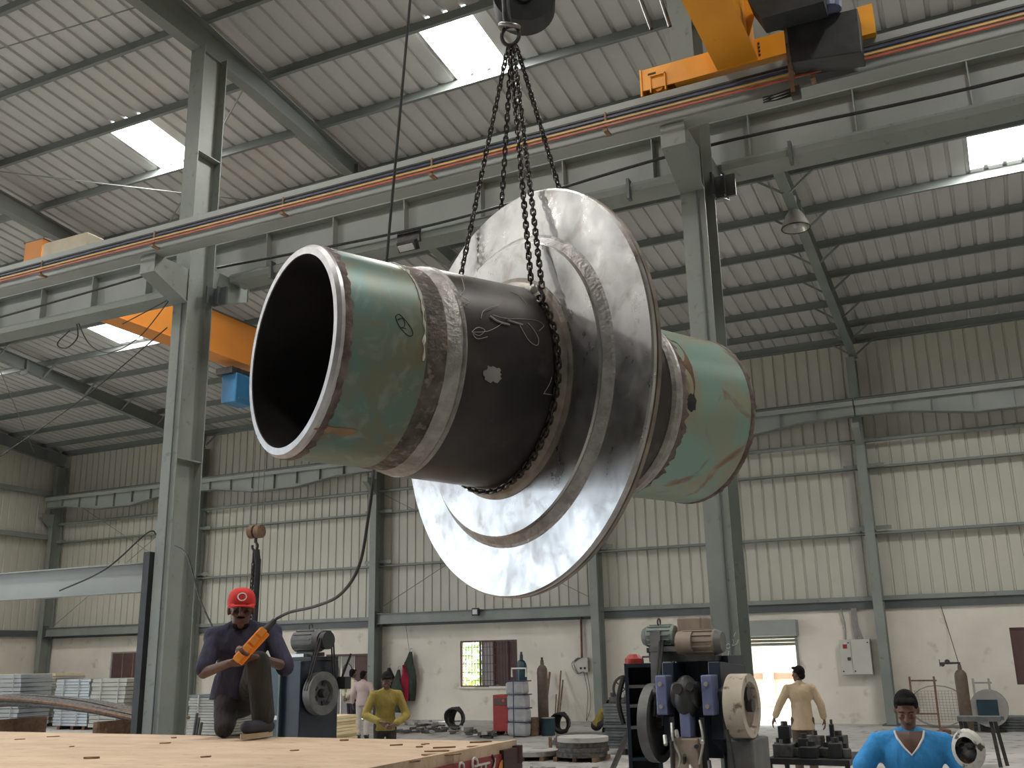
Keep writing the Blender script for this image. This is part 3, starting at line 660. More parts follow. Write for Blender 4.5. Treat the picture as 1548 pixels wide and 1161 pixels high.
# ================================================================== YELLOW CRANE (near bay)
BX = -1.98
yc = thing('overhead_crane', (BX, 10.4, 8.52), 'yellow overhead crane with box girder carrying the hanging pipe', 'crane')
MB().bb((BX - .24, -7.0, 8.60), (BX + .24, 10.42, 8.615)).bb((BX - .215, -7, 8.615), (BX - .20, 10.42, 9.35)).bb((BX + .20, -7, 8.615), (BX + .215, 10.42, 9.35)).bb((BX - .26, -7, 9.35), (BX + .26, 10.42, 9.37)).build('box_girder', 'yellow', yc)
MB().prism([V((BX + .215, 10.0, 8.62)), V((BX + .215, 10.0, 9.2)), V((BX + .42, 10.0, 9.2))], (0, .02, 0)).prism([V((BX + .215, 9.0, 8.62)), V((BX + .215, 9.0, 9.2)), V((BX + .42, 9.0, 9.2))], (0, .02, 0)).build('gusset', 'yellow', yc)
ec = MB()
ec.bb((-3.16, 10.42, 8.86), (-.75, 10.64, 8.885)); ec.bb((-3.16, 10.42, 8.60), (-.75, 10.44, 8.86)); ec.bb((-3.16, 10.62, 8.60), (-.75, 10.64, 8.86)); ec.bb((-2.75, 10.40, 8.585), (-1.1, 10.66, 8.60)); ec.bb((-3.17, 10.40, 8.52), (-3.15, 10.66, 8.885))
e = ec.build('end_carriage', 'yellow', yc)
for x in (-2.95, -.95):
    w = MB().cyl((x, 10.48, 8.61), (x, 10.58, 8.61), .09, n=20).cyl((x, 10.44, 8.61), (x, 10.62, 8.61), .05, n=12).build('wheel', 'yellow', e, smooth=True)
    MB().bb((x - .1, 10.40, 8.54), (x - .085, 10.42, 8.76)).bb((x + .085, 10.395, 8.53), (x + .10, 10.42, 8.77)).bb((x - .1, 10.395, 8.755), (x + .1, 10.42, 8.77)).build('wheel_bracket', 'yellow', e)
    MB().bb((x - .12, 10.415, 8.79), (x - .02, 10.422, 8.815)).build('slot', 'ink', e)
for i in range(4): MB().cyl((BX + .26, 10.405, 8.66 + i * .05), (BX + .26, 10.42, 8.66 + i * .05), .014, n=8).build('bolt', 'dark_steel', e)
# electrical boxes on the carriage, collector arm
bx0 = PY(1193, 90, 10.15); bx1 = PY(1298, 15, 10.15)
MB().prism([PY(1195, 95, 10.0), PY(1303, 78, 10.0), PY(1296, 12, 10.0), PY(1188, 38, 10.0)], (0, .32, 0)).build('resistor_box', 'black_metal', yc, bevel=.01)
MB().prism([PY(1130, 0, 9.6), PY(1150, 28, 9.6), PY(1245, 2, 9.6), PY(1245, -25, 9.6), PY(1130, -25, 9.6)], (0, .3, 0)).build('control_panel', 'black_metal', yc)
MB().bar(PY(1185, 12, 10.05), PY(1200, 145, 10.2), .05, .05).build('collector_arm', 'rusty', yc)
cb = MB(); q = PY(1185, 143, 10.2)
for i in range(9): cb.tube([q + V((-.24 + .05 * random.random(), .02 * i % .07, -.03 + .014 * i * .6)), q + V((-.1, .02 * i % .06, -.045 + .012 * i)), q + V((.1, .02, -.03 + .012 * i))], .008, 5)
cb.build('collector_cables', 'cable_black', yc)
MB().bb(q + V((.08, -.03, -.07)), q + V((.18, .06, .06))).build('collector_shoe', 'dark_steel', yc)
MB().tube(bez([PY(1140, 20, 9.8), PY(1160, 40, 9.9), PY(1186, 45, 10.0)], 8), .012, 6).build('loose_cable', 'cable_black', yc)
MB().cyl(PY(1255, 15, 9.95), PY(1255, -8, 9.95), .12, n=14).build('motor', 'press_blue', yc)
MB().bb(PY(1300, 55, 10.3), PY(1318, 5, 10.3) + V((0, .12, 0))).build('side_bracket', 'yellow', yc)
MB().cyl((BX + .05, 10.66, 8.7), (BX + .9, 10.66, 8.7), .05, n=10).build('drive_shaft', 'dark_steel', yc)
for u0, u1, v1 in ((958, 985, 44), (990, 1013, 40)): MB().cyl(PY(u0, -30, 9.6), PY(u1, v1, 9.6), .022, n=8).build('guide_rod', 'dark_steel', yc)
# trolley, ropes, hook block
MB().bb((BX - .35, 3.6, 8.1), (BX + .35, 4.8, 8.55)).build('hoist_body', 'yellow', yc, bevel=.02)
for dx, dy in ((-.1, -.05), (-.1, .05), (.1, -.05), (.1, .05)): MB().cyl((BX + dx, 4.2 + dy, 5.62), (BX + dx, 4.2 + dy, 8.1), .008, n=6).build('hoist_rope', 'rope', yc)
hb = thing('hook_block', HK + V((.03, .03, .05)), 'black crane hook block with forged hook above the chains', 'hook')
ca = V((.42, -.90, 0))
bc = HK + V((.02, .12, .25))
MB().cyl(bc - ca * .07, bc + ca * .07, .170, n=36).cyl(bc - ca * .085, bc + ca * .085, .06, n=16).build('sheave_block', 'black_metal', hb, smooth=True)
MB().tube([HK + V((0, -.05, .34)), HK + V((-.004, -.07, .16)), HK + V((0, -.065, .03)), HK + V((.004, -.05, -.01))], [.020, .021, .023, .020], 12).build('shank', 'dark_steel', hb, smooth=True)
MB().tube([HK + V((.004 + .050 * math.cos(a), -.045 - .040 * math.sin(a), -.004 - .020 * math.cos(a) - .012 * math.sin(a))) for a in [2 * math.pi * i / 24 for i in range(24)]], .0125, 10, closed=True).build('hook', 'hook_steel', hb, smooth=True)
MB().tube([HK + V((.004 + .046 * math.cos(a), -.035 + .01 * math.cos(a), -.055 + .058 * math.sin(a))) for a in [2 * math.pi * i / 24 for i in range(24)]], .011, 8, closed=True).build('master_link', 'dark_steel', hb, smooth=True)

# pendant cable from the crane down to the controller
# ================================================================== ORANGE CRANE (far bay)
OX = -16.05
oc = thing('overhead_crane', (OX, 12.3, 9.03), 'orange overhead crane with blue hoist beyond the central columns', 'crane')
MB().bb((OX - .27, 12.5, 8.93), (OX + .27, 28.5, 8.95)).bb((OX - .24, 12.5, 8.95), (OX - .225, 28.5, 9.95)).bb((OX + .225, 12.5, 8.95), (OX + .24, 28.5, 9.95)).bb((OX - .24, 12.1, 9.37), (OX + .24, 12.5, 9.95)).bb((OX - .24, 28.5, 9.37), (OX + .24, 28.9, 9.95)).build('box_girder', 'orange', oc)
MB().bb((OX - .29, 12.1, 9.95), (OX + .29, 28.9, 9.97)).build('top_flange', 'steel_paint_dark', oc)  # coloured grey, not orange, to keep orange bounce light off the roof
for y in (12.3, 28.72): MB().bb((OX - 1.4, y - .13, 9.06), (OX + 1.4, y + .13, 9.36)).build('end_carriage', 'orange', oc)
MB().bb(PY(62, 400, 12.0), PY(132, 350, 12.0) + V((0, .4, 0))).build('motor_cover', 'cream', oc, bevel=.02)
hq = PX(354, 590, OX)
MB().box(hq + V((.1, 0, -.02)), (.45, .62, .72)).build('hoist_body', 'blue_paint', oc, bevel=.03)
MB().bb(hq + V((-.2, -.45, .3)), hq + V((.3, .35, .46))).build('hoist_trolley', 'dark_steel', oc)
for k in range(4): MB().cyl(hq + V((.33, -.2 + k * .13, -.3)), hq + V((.33, -.2 + k * .13, -.26)), .02, n=8).build('bolt', 'dark_steel', oc)
fh = PX(387, 805, OX)
fb = thing('hook_block', fh, 'rusty two-sheave hook block hanging on thin ropes', 'hook')
for dx in (-.17, 0., .17): MB().cyl(fh + V((dx, 0, .1)), V((fh.x + dx * .9, fh.y + .02, hq.z - .35)), .009, n=5).build('rope', 'rope', oc)
for dx in (-.1, .1): MB().cyl(fh + V((dx - .07, 0, .02)), fh + V((dx + .07, 0, .02)), .16, n=22).build('sheave', 'rusty', fb, smooth=True)
MB().cyl(fh + V((0, 0, -.1)), fh + V((0, 0, -.25)), .04, n=10).build('shank', 'dark_steel', fb, smooth=True)
MB().tube(bez([fh + V((0, 0, -.22)), fh + V((.07, 0, -.32)), fh + V((.02, 0, -.44)), fh + V((-.08, 0, -.38)), fh + V((-.09, 0, -.3))], 6), .03, 8).build('hook', 'chain', fb, smooth=True)
zb = 2.6
ch3 = thing('chain_sling', fh + V((-.05, 0, -.42)), 'chain sling hanging from the rusty hook block', 'chain')
LK3 = link_mesh('chain_link', .10, .028, .07, 'chain')
run_chain([fh + V((-.03, 0, -.42)), V((fh.x - .10, fh.y, zb))], ch3, pitch=.095, src=LK3)
run_chain([V((fh.x - .03, fh.y, zb)), fh + V((0, 0, -.45))], ch3, pitch=.095, src=LK3)
o = MB().tube(bez([fh + V((.04, 0, -.42)), fh + V((.09, 0, -.7)), V((fh.x + .10, fh.y, 4.2)), V((fh.x + .08, fh.y, zb))], 6), .075, 8).build('lifting_sling', 'black_cloth', None, smooth=True, origin=fh + V((.05, 0, -.45))); tag(o, 'dark webbing sling hanging beside the chain from the rusty hook block', 'sling')

# lamps on the structure
lp = PX(1203, 343, -3.02)
la = thing('high_bay_lamp', lp, 'bell-shaped high bay lamp under the rafter', 'lamp')
MB().lathe([(.55, .05), (.46, .06), (.40, .10), (.26, .20), (.02, .30), (-.03, .305), (-.03, .285), (.22, .19), (.36, .09)], lp, (0, 0, 1), n=28).build('shade', 'lamp_steel', la, smooth=True)
MB().tube([lp + V((.302 * math.cos(a), .302 * math.sin(a), -.03)) for a in [2 * math.pi * i / 28 for i in range(28)]], .016, 6, closed=True).build('rim', 'dark_steel', la, smooth=True)
MB().cyl(lp + V((0, 0, .5)), lp + V((0, 0, .72)), .07, n=12).build('ballast', 'lead_paint', la, smooth=True)
MB().bar(lp + V((0, 0, .6)), V((lp.x, lp.y, 11.6)), .05, .05).build('stem', 'steel_paint', la)
MB().ell(lp + V((0, 0, .08)), (.07, .07, .12)).build('bulb', 'lens_grey', la, smooth=True)
fl = PY(617, 372, 12.0)
la = thing('floodlight', fl, 'small floodlight clipped under the central girder', 'lamp')
MB().box(fl, (.32, .12, .16), Matrix.Rotation(.5, 3, 'X')).build('housing', 'dark_steel', la, bevel=.01)
MB().box(fl + V((.0, -.05, -.05)), (.26, .02, .11), Matrix.Rotation(.9, 3, 'X')).build('lens', 'lens_grey', la)
MB().bb(fl + V((-.2, 0, .05)), fl + V((.2, .05, .28))).build('arm', 'dark_steel', la)
fl = PY(719, 925, YW - .56)
la = thing('floodlight', fl, 'small black floodlight on the tie beam over the window', 'lamp')
MB().box(fl, (.24, .1, .24)).build('housing', 'black_metal', la, bevel=.01)
MB().box(fl + V((0, -.055, .0)), (.17, .01, .15)).build('lens', 'lens_grey', la)
MB().bb(fl + V((-.02, .04, -.05)), fl + V((.02, .1, .05))).build('bracket', 'black_metal', la)

# ================================================================== TRUCK BED
ZB = 1.48
c0 = PZ(781, 1121, ZB)
BXR, BYF = c0.x, c0.y; BXL, BYN = BXR - 7.0, BYF - 2.35
tk = thing('truck_bed', ((BXL + BXR) / 2, (BYF + BYN) / 2, 0), 'truck bed with worn timber deck and painted red tailboard', 'truck')
MB().bb((BXL, BYN, ZB - .05), (BXR - .03, BYF, ZB)).build('deck', 'bed_wood', tk)
MB().bb((BXR - .03, BYN, ZB - .05), (BXR, BYF, ZB + .012)).build('deck_edge', 'bed_wood', tk)
tb = MB().bb((BXR - .04, BYN, .75), (BXR + .015, BYF, ZB - .05)).build('tailboard', 'truck_red', tk)
MB().bb((BXR - .04, BYF - .24, .75), (BXR + .03, BYF + .01, ZB - .03)).cyl((BXR + .0, BYF - .02, ZB - .12), (BXR + .0, BYF - .02, ZB - .02), .045, n=14).build('corner_post', 'truck_dark', tb)
MB().bb((BXL, BYF - .02, .75), (BXR, BYF, ZB - .05)).build('side_board', 'truck_red', tk); MB().bb((BXL, BYN, .75), (BXR, BYN + .02, ZB - .05)).build('side_board', 'truck_red', tk)
for y in (BYN + .7, BYF - .7): MB().bb((BXL, y - .05, .7), (BXR - .2, y + .05, ZB - .05)).build('chassis_rail', 'truck_dark', tk)
for x in (BXR - 1.2, BXR - 2.3, BXL + .9):
    for y in (BYN + .25, BYF - .25):
        w = MB().lathe([(-.14, .25), (-.14, .43), (-.10, .5), (.10, .5), (.14, .43), (.14, .25)], (x, y, .5), (0, 1, 0), n=32, closed=True).build('wheel', 'rubber', tk, smooth=True)
        MB().cyl((x, y - .1, .5), (x, y + .1, .5), .26, n=20).build('rim', 'steel_paint', w)
# lettering on the tailboard (only its tops rise into view)
def TP(u, v): return PX(u, v, BXR + .018)
for pix in [[(694, 1170), (694, 1157), (698, 1153), (701, 1158), (700, 1170)], [(715, 1170), (714, 1152), (717, 1146), (721, 1149), (721, 1158), (716, 1158)],
            [(721, 1157), (730, 1155.5), (740, 1153)], [(727, 1156), (726, 1170)], [(734, 1154.5), (733, 1170)], [(748, 1146), (747, 1158), (744, 1164)]]:
    MB().tube(bez([TP(*p) for p in pix], 5), .0075, 5).build('painted_letter', 'paint_white', tb)
mb = MB(); vs = [TP(760, 1147), TP(764, 1153), TP(765, 1163), TP(759, 1170), TP(753, 1163), TP(755, 1154)]
mb.prism(vs, (.004, 0, 0)); mb.build('painted_flame', 'paint_orange', tb)
MB().tube(bez([TP(744, 1141), TP(747, 1150), TP(744, 1160)], 5), .005, 5).build('painted_letter', 'truck_dark', tb)
# wood chips and scraps on the deck
ck = 0
for u, v, L, w in [(662, 1136, .16, .05), (652, 1142, .12, .05), (676, 1141, .14, .06), (726, 1122.6, .14, .025), (715, 1129, .10, .03), (672, 1131, .13, .015), (640, 1126, .03, .02), (634, 1130, .05, .015), (645, 1125, .04, .01),
                   (250, 1124, .07, .03), (137, 1147, .09, .025), (108, 1129, .03, .015), (80, 1114, .08, .02), (262, 1116, .04, .02), (310, 1145, .06, .02), (625, 1152, .08, .03), (600, 1127, .09, .02), (30, 1118, .07, .02), (445, 1135, .05, .02), (520, 1120, .06, .015)]:
    p = PZ(u, v, ZB); mb = MB(); n = 7
    a0 = random.random() * .6 - .3 + .7
    top = [p + Matrix.Rotation(a0, 3, 'Z') @ V((L * .5 * math.cos(2 * math.pi * i / n) * (.8 + .4 * random.random()), w * .8 * math.sin(2 * math.pi * i / n) * (.7 + .5 * random.random()), .0)) for i in range(n)]
    mb.prism(top, (0, 0, .005 + .006 * random.random()))
    o = mb.build('wood_chip', 'chip_wood', None, origin=p); tag(o, 'dark splinter of wood lying on the truck deck', 'wood chip', 'wood chips on the truck deck')

# ================================================================== WINDOWS AND DOORS OF THE FAR WALL
def window_frame(nm, x0, x1, z0, z1, m='iron_window', y=YW + .03, t=.05):
    o = struct(nm, (x0, y, z0))
    mb = MB().bb((x0, y, z0), (x0 + t, y + .06, z1)).bb((x1 - t, y, z0), (x1, y + .06, z1)).bb((x0 + t, y, z0), (x1 - t, y + .06, z0 + t)).bb((x0 + t, y, z1 - t), (x1 - t, y + .06, z1))
    mb.build('window_frame', m, o); return o
# barred window with one sash open
x0, x1, z0, z1 = HOLES[0]; w1 = window_frame('window_1', x0, x1, z0, z1)
xs = [x0 + .05, x0 + .72, x0 + 1.22, x0 + 1.7, x1 - .05]
for x in xs[1:-1]: MB().bb((x - .025, YW + .03, z0 + .05), (x + .025, YW + .09, z1 - .05)).build('mullion', 'iron_window', w1)
for i in range(18):
    x = x0 + .1 + i * (x1 - x0 - .2) / 17; MB().cyl((x, YW + .02, z0 + .04), (x, YW + .02, z1 - .04), .008, n=5).build('grille_bar', 'iron_window', w1)
for i in range(5):
    z = z0 + .2 + i * .26; MB().bb((x0 + .05, YW + .012, z - .008), (x1 - .05, YW + .02, z + .008)).build('grille_rail', 'iron_window', w1)
MB().bb((xs[1] + .025, YW + .10, z0 + .05), (xs[2] - .025, YW + .11, z1 - .05)).build('sash_panel', 'window_grey', w1)
for a, b in ((xs[2], xs[3]), (xs[3], xs[4])): MB().bb((a + .02, YW + .10, z0 + .05), (b - .02, YW + .13, z1 - .05)).build('sash_panel', 'iron_window', w1)
MB().bb((xs[0], YW + .10, z0 + .05), (xs[1] - .02, YW + .105, z1 - .05)).build('pane', 'clear_glass', w1)
MB().bb((x0 - .05, YW - .06, z0 - .05), (x1 + .05, YW + .2, z0)).build('window_sill', 'plaster', w1)
# closed brown windows
x0, x1, z0, z1 = HOLES[2]; w2 = window_frame('window_2', x0, x1, z0, z1)
for k in range(3): MB().bb((x0 + .05 + k * .533, YW + .05, z0 + .05), (x0 + .05 + k * .533 + .52, YW + .08, z1 - .05)).build('shutter_panel', 'iron_window', w2)
x0, x1, z0, z1 = HOLES[3]; w3 = window_frame('window_3', x0, x1, z0, z1, 'window_grey')
for k in range(4): MB().bb((x0 + .05 + k * .55, YW + .05, z0 + .05), (x0 + .05 + k * .55 + .535, YW + .08, z1 - .05)).build('shutter_panel', 'iron_window', w3)
# double door with arched panels
x0, x1, z0, z1 = HOLES[4]; d2 = struct('door_2', (x0, YW, 0))
for k in range(3):
    a = x0 + .04 + k * .545
    lf = MB().bb((a, YW + .04, .02), (a + .52, YW + .08, 2.08)).build('door_leaf', 'door_grey' if k < 2 else 'iron_window', d2)
    if k < 2:
        arch = [V((a + .08, YW + .03, .9)), V((a + .44, YW + .03, .9))] + [V((a + .26 + .18 * math.cos(t), YW + .03, 1.6 + .22 * math.sin(t))) for t in [math.pi * i / 8 for i in range(9)]]
        MB().prism(arch, (0, .008, 0)).build('arched_panel', 'window_grey', lf)
        MB().tube([p + V((0, -.005, 0)) for p in arch], .015, 5, closed=True).build('moulding', 'iron_window', lf)
        MB().bb((a + .08, YW + .03, .15), (a + .44, YW + .038, .75)).build('lower_panel', 'window_grey', lf)
MB().bb((x0 - .04, YW - .01, 0), (x0, YW + .1, 2.14)).bb((x1, YW - .01, 0), (x1 + .04, YW + .1, 2.14)).bb((x0 - .04, YW - .01, 2.08), (x1 + .04, YW + .1, 2.14)).build('door_frame', 'iron_window', d2)
# roller shutter door
x0, x1, z0, z1 = HOLES[1]; d1 = struct('door_1', (x0, YW, 0))
MB().bb((x0 - .1, YW - .38, 2.36), (x1 + .06, YW, 2.80)).build('shutter_box', 'lead_paint', d1, bevel=.02)
for k in range(3): MB().bb((x0 + .02, YW + .0, 2.38 - (k + 1) * .095), (x1 - .02, YW + .04, 2.38 - (k + 1) * .095 + .085)).build('shutter_slat', 'lead_paint', d1)
MB().bb((x0, YW - .04, 0), (x0 + .07, YW + .06, 2.4)).build('guide_rail', 'steel_paint', d1); MB().bb((x1 - .07, YW - .04, 0), (x1, YW + .06, 2.4)).build('guide_rail', 'steel_paint', d1)
# the yard outside
yw = MB().bb((-14, YW + 9, 0), (2, YW + 9.2, 4.2)).build('wall_yard', 'yard_wall'); yw['kind'] = 'structure'
t = struct('trim_3', (-8, YW + 8.9, 0)); MB().bb((-14, YW + 8.85, .95), (2, YW + 8.98, 1.15)).build('red_band', 'kerb_red', t)
for x in (-9.8, -8.2, -6.6): MB().bb((x - .18, YW + 8.7, 0), (x + .18, YW + 8.98, 4.2)).build('pilaster', 'yard_wall', t)
# foliage outside the barred window
mb = MB(); rnd = random.Random(3)
for i in range(1500):
    c = V((-19.2 + rnd.gauss(0, 1.6), YW + 3.2 + rnd.gauss(0, .5), max(.1, 1.8 + rnd.gauss(0, 1.0)))); a = V((rnd.gauss(0, 1), rnd.gauss(0, 1), rnd.gauss(0, 1))).normalized(); b = a.orthogonal().normalized(); s_ = .07 + .06 * rnd.random()
    mb.add([c - a * s_ * 1.6, c + b * s_ * .6, c + a * s_ * 1.6, c - b * s_ * .6], [(0, 1, 2, 3)])
tr_ = thing('bush', (-19.2, YW + 3.2, 0), 'sunlit green bush outside the barred window', 'bush')
o = mb.build('foliage', 'leaf', tr_); o['kind'] = 'stuff'
for i in range(5): MB().tube([(-19.2 + (i - 2) * .2, YW + 3.2, -.02), (-19.2 + (i - 2) * .6, YW + 3.2 + .1 * i, 1.8 + .2 * (i % 3))], [.05, .02], 6).build('stem', 'rusty', tr_)

# ================================================================== THINGS ON THE FAR WALL
cab = V((-3.85, YW, 1.28)); t = thing('electrical_cabinet', cab, 'large grey two-door electrical cabinet on the far wall', 'cabinet')
MB().bb((-4.26, YW - .24, 1.28), (-3.46, YW, 2.22)).build('body', 'panel_grey', t, bevel=.01)
for a, b in ((-4.25, -3.97), (-3.955, -3.47)):
    dr = MB().bb((a, YW - .26, 1.30), (b, YW - .242, 2.20)).build('door', 'panel_grey', t)
    MB().cyl((a + .04 if a < -4 else a + .05, YW - .28, 1.38), (a + .04 if a < -4 else a + .05, YW - .26, 1.38), .02, n=10).cyl((b - .05, YW - .28, 2.13), (b - .05, YW - .26, 2.13), .02, n=10).build('lock', 'ink', dr)
MB().bb((-4.17, YW - .275, 1.98), (-4.06, YW - .262, 2.09)).build('isolator_switch', 'machine_red', t); MB().bb((-4.12, YW - .29, 2.01), (-4.105, YW - .275, 2.06)).build('switch_knob', 'ink', t)
MB().bb((-4.08, YW - .275, 1.66), (-3.99, YW - .262, 1.75)).build('meter', 'dark_steel', t); MB().bb((-4.15, YW - .27, 2.11), (-4.08, YW - .262, 2.14)).build('label_plate', 'white_mark', t)
mb = MB()
for i in range(7): mb.tube(bez([(-3.84 + i * .03 + (.03 if i > 3 else 0), YW - .1, 2.2), (-3.88 + i * .025, YW - .08, 2.6), (-3.86 + i * .02, YW - .1, 3.05)], 6), .016, 5)
mb.build('cable_bundle', 'door_grey', t, smooth=True)
MB().tube(bez([(-4.1, YW - .1, 2.2), (-4.08, YW - .08, 2.6), (-4.14, YW - .1, 3.05)], 5), .025, 6).build('conduit', 'door_grey', t)
jb = PY(880, 1005, YW - .1); t = thing('junction_box', jb, 'small white junction box with tangled wires by the far wall column', 'box')
MB().box(jb, (.42, .12, .42)).build('body', 'panel_grey', t)
for i in range(2): MB().cyl(jb + V((-.02 + i * .13, -.08, -.1)), jb + V((-.02 + i * .13, -.06, -.1)), .035, n=10).build('socket', 'ink', t)
MB().cyl(jb + V((.0, 0, .21)), V((jb.x + .02, jb.y, 3.1)), .035, n=8).build('conduit', 'rusty', t)
for k in range(4):
    a = random.Random(k); MB().tube(bez([jb + V((-.1 + .05 * k, -.07, .22)), jb + V((-.32 + a.random() * .1, -.09, .05)), jb + V((-.28 + a.random() * .2, -.09, -.25)), jb + V((.05, -.07, -.2))], 6), .006, 4).build('wire', 'cable_black', t)
for k in range(2): MB().tube(bez([jb + V((.05 + k * .1, -.02, -.2)), jb + V((.15 + k * .08, 0, -.8)), jb + V((.1 + k * .1, .02, -1.3)), V((jb.x + .05, jb.y + .05, .02))], 6), .008, 4).build('wire', 'cable_black', t)
cable([PY(1422, 915, YW - .12), PY(1436, 960, YW - .2), PY(1452, 1012, 27.6)], .01, 'cable_black', 'single wire slanting from the sill beam down to the brown gas cylinder')
# clothes hanging by the column
def garment(u, v, w, h, m, label, seed, y=YW - .16):
    w *= 1.5; h *= 1.35
    p = PY(u, v, y); mb = MB(); r = random.Random(seed); n = 12; vs = []; K = 9
    for k in range(K):
        f_ = k / (K - 1); ww = w * (.16 + .84 * min(1, f_ * 2.2)) * (1 - .25 * max(0, f_ - .7) / .3) * (.9 + .2 * r.random()); dp = .07 + .06 * math.sin(f_ * 3)
        for i in range(n):
            a = 2 * math.pi * i / n; q = 1 + .22 * math.sin(3 * a + seed + k * .5)
            vs.append(p + V((ww / 2 * math.cos(a) * q + .03 * math.sin(k * 1.3 + seed), dp * math.sin(a) * q, -h * f_ + .02 * r.random())))
    fs = [(k * n + i, k * n + (i + 1) % n, (k + 1) * n + (i + 1) % n, (k + 1) * n + i) for k in range(K - 1) for i in range(n)] + [tuple(range(n)), tuple(range((K - 1) * n, K * n))]
    t = thing('jacket', p, label, 'jacket', 'clothes hanging on the far wall')
    mb.add(vs, fs).build('cloth', m, t, smooth=True); MB().tube(bez([p + V((0, .13, .12)), p + V((0, .02, .10)), p + V((0, .0, -.02))], 4), .006, 4).build('hanger', 'dark_steel', t)
    return t
garment(620, 986, .34, 1.15, 'green_cloth', 'long dark green jacket hanging highest of the clothes', 2)
garment(611, 1006, .22, .85, 'red_cloth', 'crimson garment hanging between two dark jackets', 5, YW - .3)
garment(602, 1013, .26, 1.0, 'green_cloth', 'dark olive shirt hanging in front of the crimson garment', 8, YW - .44)
garment(589, 1010, .34, .9, 'black_cloth', 'black jacket hanging close to the steel column', 11, YW - .34)
cable([PY(612, 935, YW - .12), PY(619, 986, YW - .1)], .006, 'cable_black', 'thin string above the long dark green jacket')

# ================================================================== GENERIC CLUTTER
def cyl_bottle(nm, base, h, r, m, label, cat='gas cylinder', tilt=(0, 0)):
    t = thing(nm, base, label, cat); d = V((tilt[0], tilt[1], 1)).normalized()
    prof = [(0, r * .9), (.02, r), (h * .84, r), (h * .885, r * .9), (h * .92, r * .62), (h * .935, r * .34), (h, r * .3), (h, 0)]
    MB().lathe([(0, 0)] + prof, base, d, n=24).build('shell', m, t, smooth=True)
    MB().cyl(V(base) + d * h, V(base) + d * (h + .07), r * .22, n=8).build('valve', 'dark_steel', t)
    return t, d
# bottle with pressure regulator near the right bench
b = PZ(1452, 1096, .0); b = V((PY(1456, 1050, 26.5).x, 26.5, 0))
t, d = cyl_bottle('gas_cylinder', b, 1.55, .14, 'cylinder_brown', 'brown gas cylinder with regulator standing by the small bench')
top = b + V((0, 0, 1.55)); MB().cyl(top + V((.0, 0, .05)), top + V((-.42, -.02, .05)), .026, n=6).cyl(top + V((-.25, -.06, .08)), top + V((-.25, .02, .08)), .06, n=10).cyl(top + V((-.36, -.06, .02)), top + V((-.36, .02, .02)), .05, n=10).bar(top + V((-.42, 0, -.03)), top + V((-.42, 0, .14)), .02, .02).build('regulator', 'dark_steel', t)
def frame_rack(u0, u1, v0, y, label, m='rusty', legs=True):
    a = PY(u0, v0, y); c = PY(u1, v0, y); t = thing('hand_trolley', V((a.x, y, 0)), label, 'trolley'); z = a.z
    for p in (a, c): MB().bar(V((p.x, y, 0)), V((p.x, y + .12, z)), .05, .05).build('upright', m, t)
    MB().bar(V((a.x, y + .10, z - .1)), V((c.x + .06, y + .10, z - .1)), .04, .04).build('crossbar', m, t); MB().bar(V((a.x, y + .03, .35)), V((c.x, y + .03, .35)), .04, .04).build('crossbar', m, t)
    return t
frame_rack(1374, 1411, 1023, 28.3, 'rusty bar frame leaning at the far wall left of the brown cylinder')
t = frame_rack(1470, 1494, 1026, 27.5, 'grey welding trolley with tall handle and round hood', 'door_grey')
q = PY(1497, 1080, 27.3); MB().lathe([(-.25, 0), (-.25, .42), (.25, .42), (.25, 0)], V((q.x, 27.3, .55)), (0, 1, 0), n=24).build('hood', 'door_grey', t); MB().bb((q.x - .25, 27.0, .3), (q.x + .2, 27.05, .75)).build('dark_front', 'press_teal', t)
# wire mesh roll behind the frame
t = thing('mesh_roll', V((PY(1420, 1070, 28.9).x, 28.9, 0)), 'roll of grey wire mesh leaning on the far wall', 'mesh roll'); q = t.location
for i in range(9): MB().tube([q + V((.52 * math.cos(a) * 1.3, .05 * math.sin(a * 3) - .1 - i * .03, .52 + .5 * math.sin(a))) for a in [2 * math.pi * k / 20 for k in range(20)]], .012, 4, closed=True).build('hoop', 'door_grey', t)
mb = MB()
for i in range(16): mb.bar(q + V((-.6 + i * .08, -.12, .15)), q + V((-.6 + i * .08, -.38, .9)), .008, .008)
for i in range(12): mb.bar(q + V((-.62, -.12 - .022 * i, .12 + i * .07)), q + V((.62, -.12 - .022 * i, .12 + i * .07)), .008, .008)
mb.build('netting', 'door_grey', t)
# steel bench of rails on the right
a = PZ(1447, 1082, .82); c_ = PZ(1503, 1080, .82); t = thing('workbench', V((a.x, a.y, 0)), 'small steel bench of channel rails beside the brown cylinder', 'bench')
y = min(a.y, c_.y); 
MB().bb((a.x, y - .2, .74), (c_.x + .1, y + .1, .82)).build('rail', 'grey_plate', t); MB().bb((a.x + .1, y + .2, .74), (c_.x + .15, y + .3, .80)).build('rail', 'grey_plate', t)
for x in (a.x + .1, c_.x): MB().bar((x, y - .1, 0), (x - .06, y, .74), .06, .06).bar((x + .1, y + .2, 0), (x, y + .2, .74), .06, .06).build('leg', 'dark_steel', t)
a = PZ(1490, 1105, 0); t = thing('steel_plate_stack', a, 'low stack of dark grey plates on the floor by the small bench', 'plate stack'); 
for k in range(5): MB().box(a + V((.8, .3, .035 + k * .065)), (2.4 - .1 * (k % 2), .8, .055)).build('plate', 'grey_plate', t)
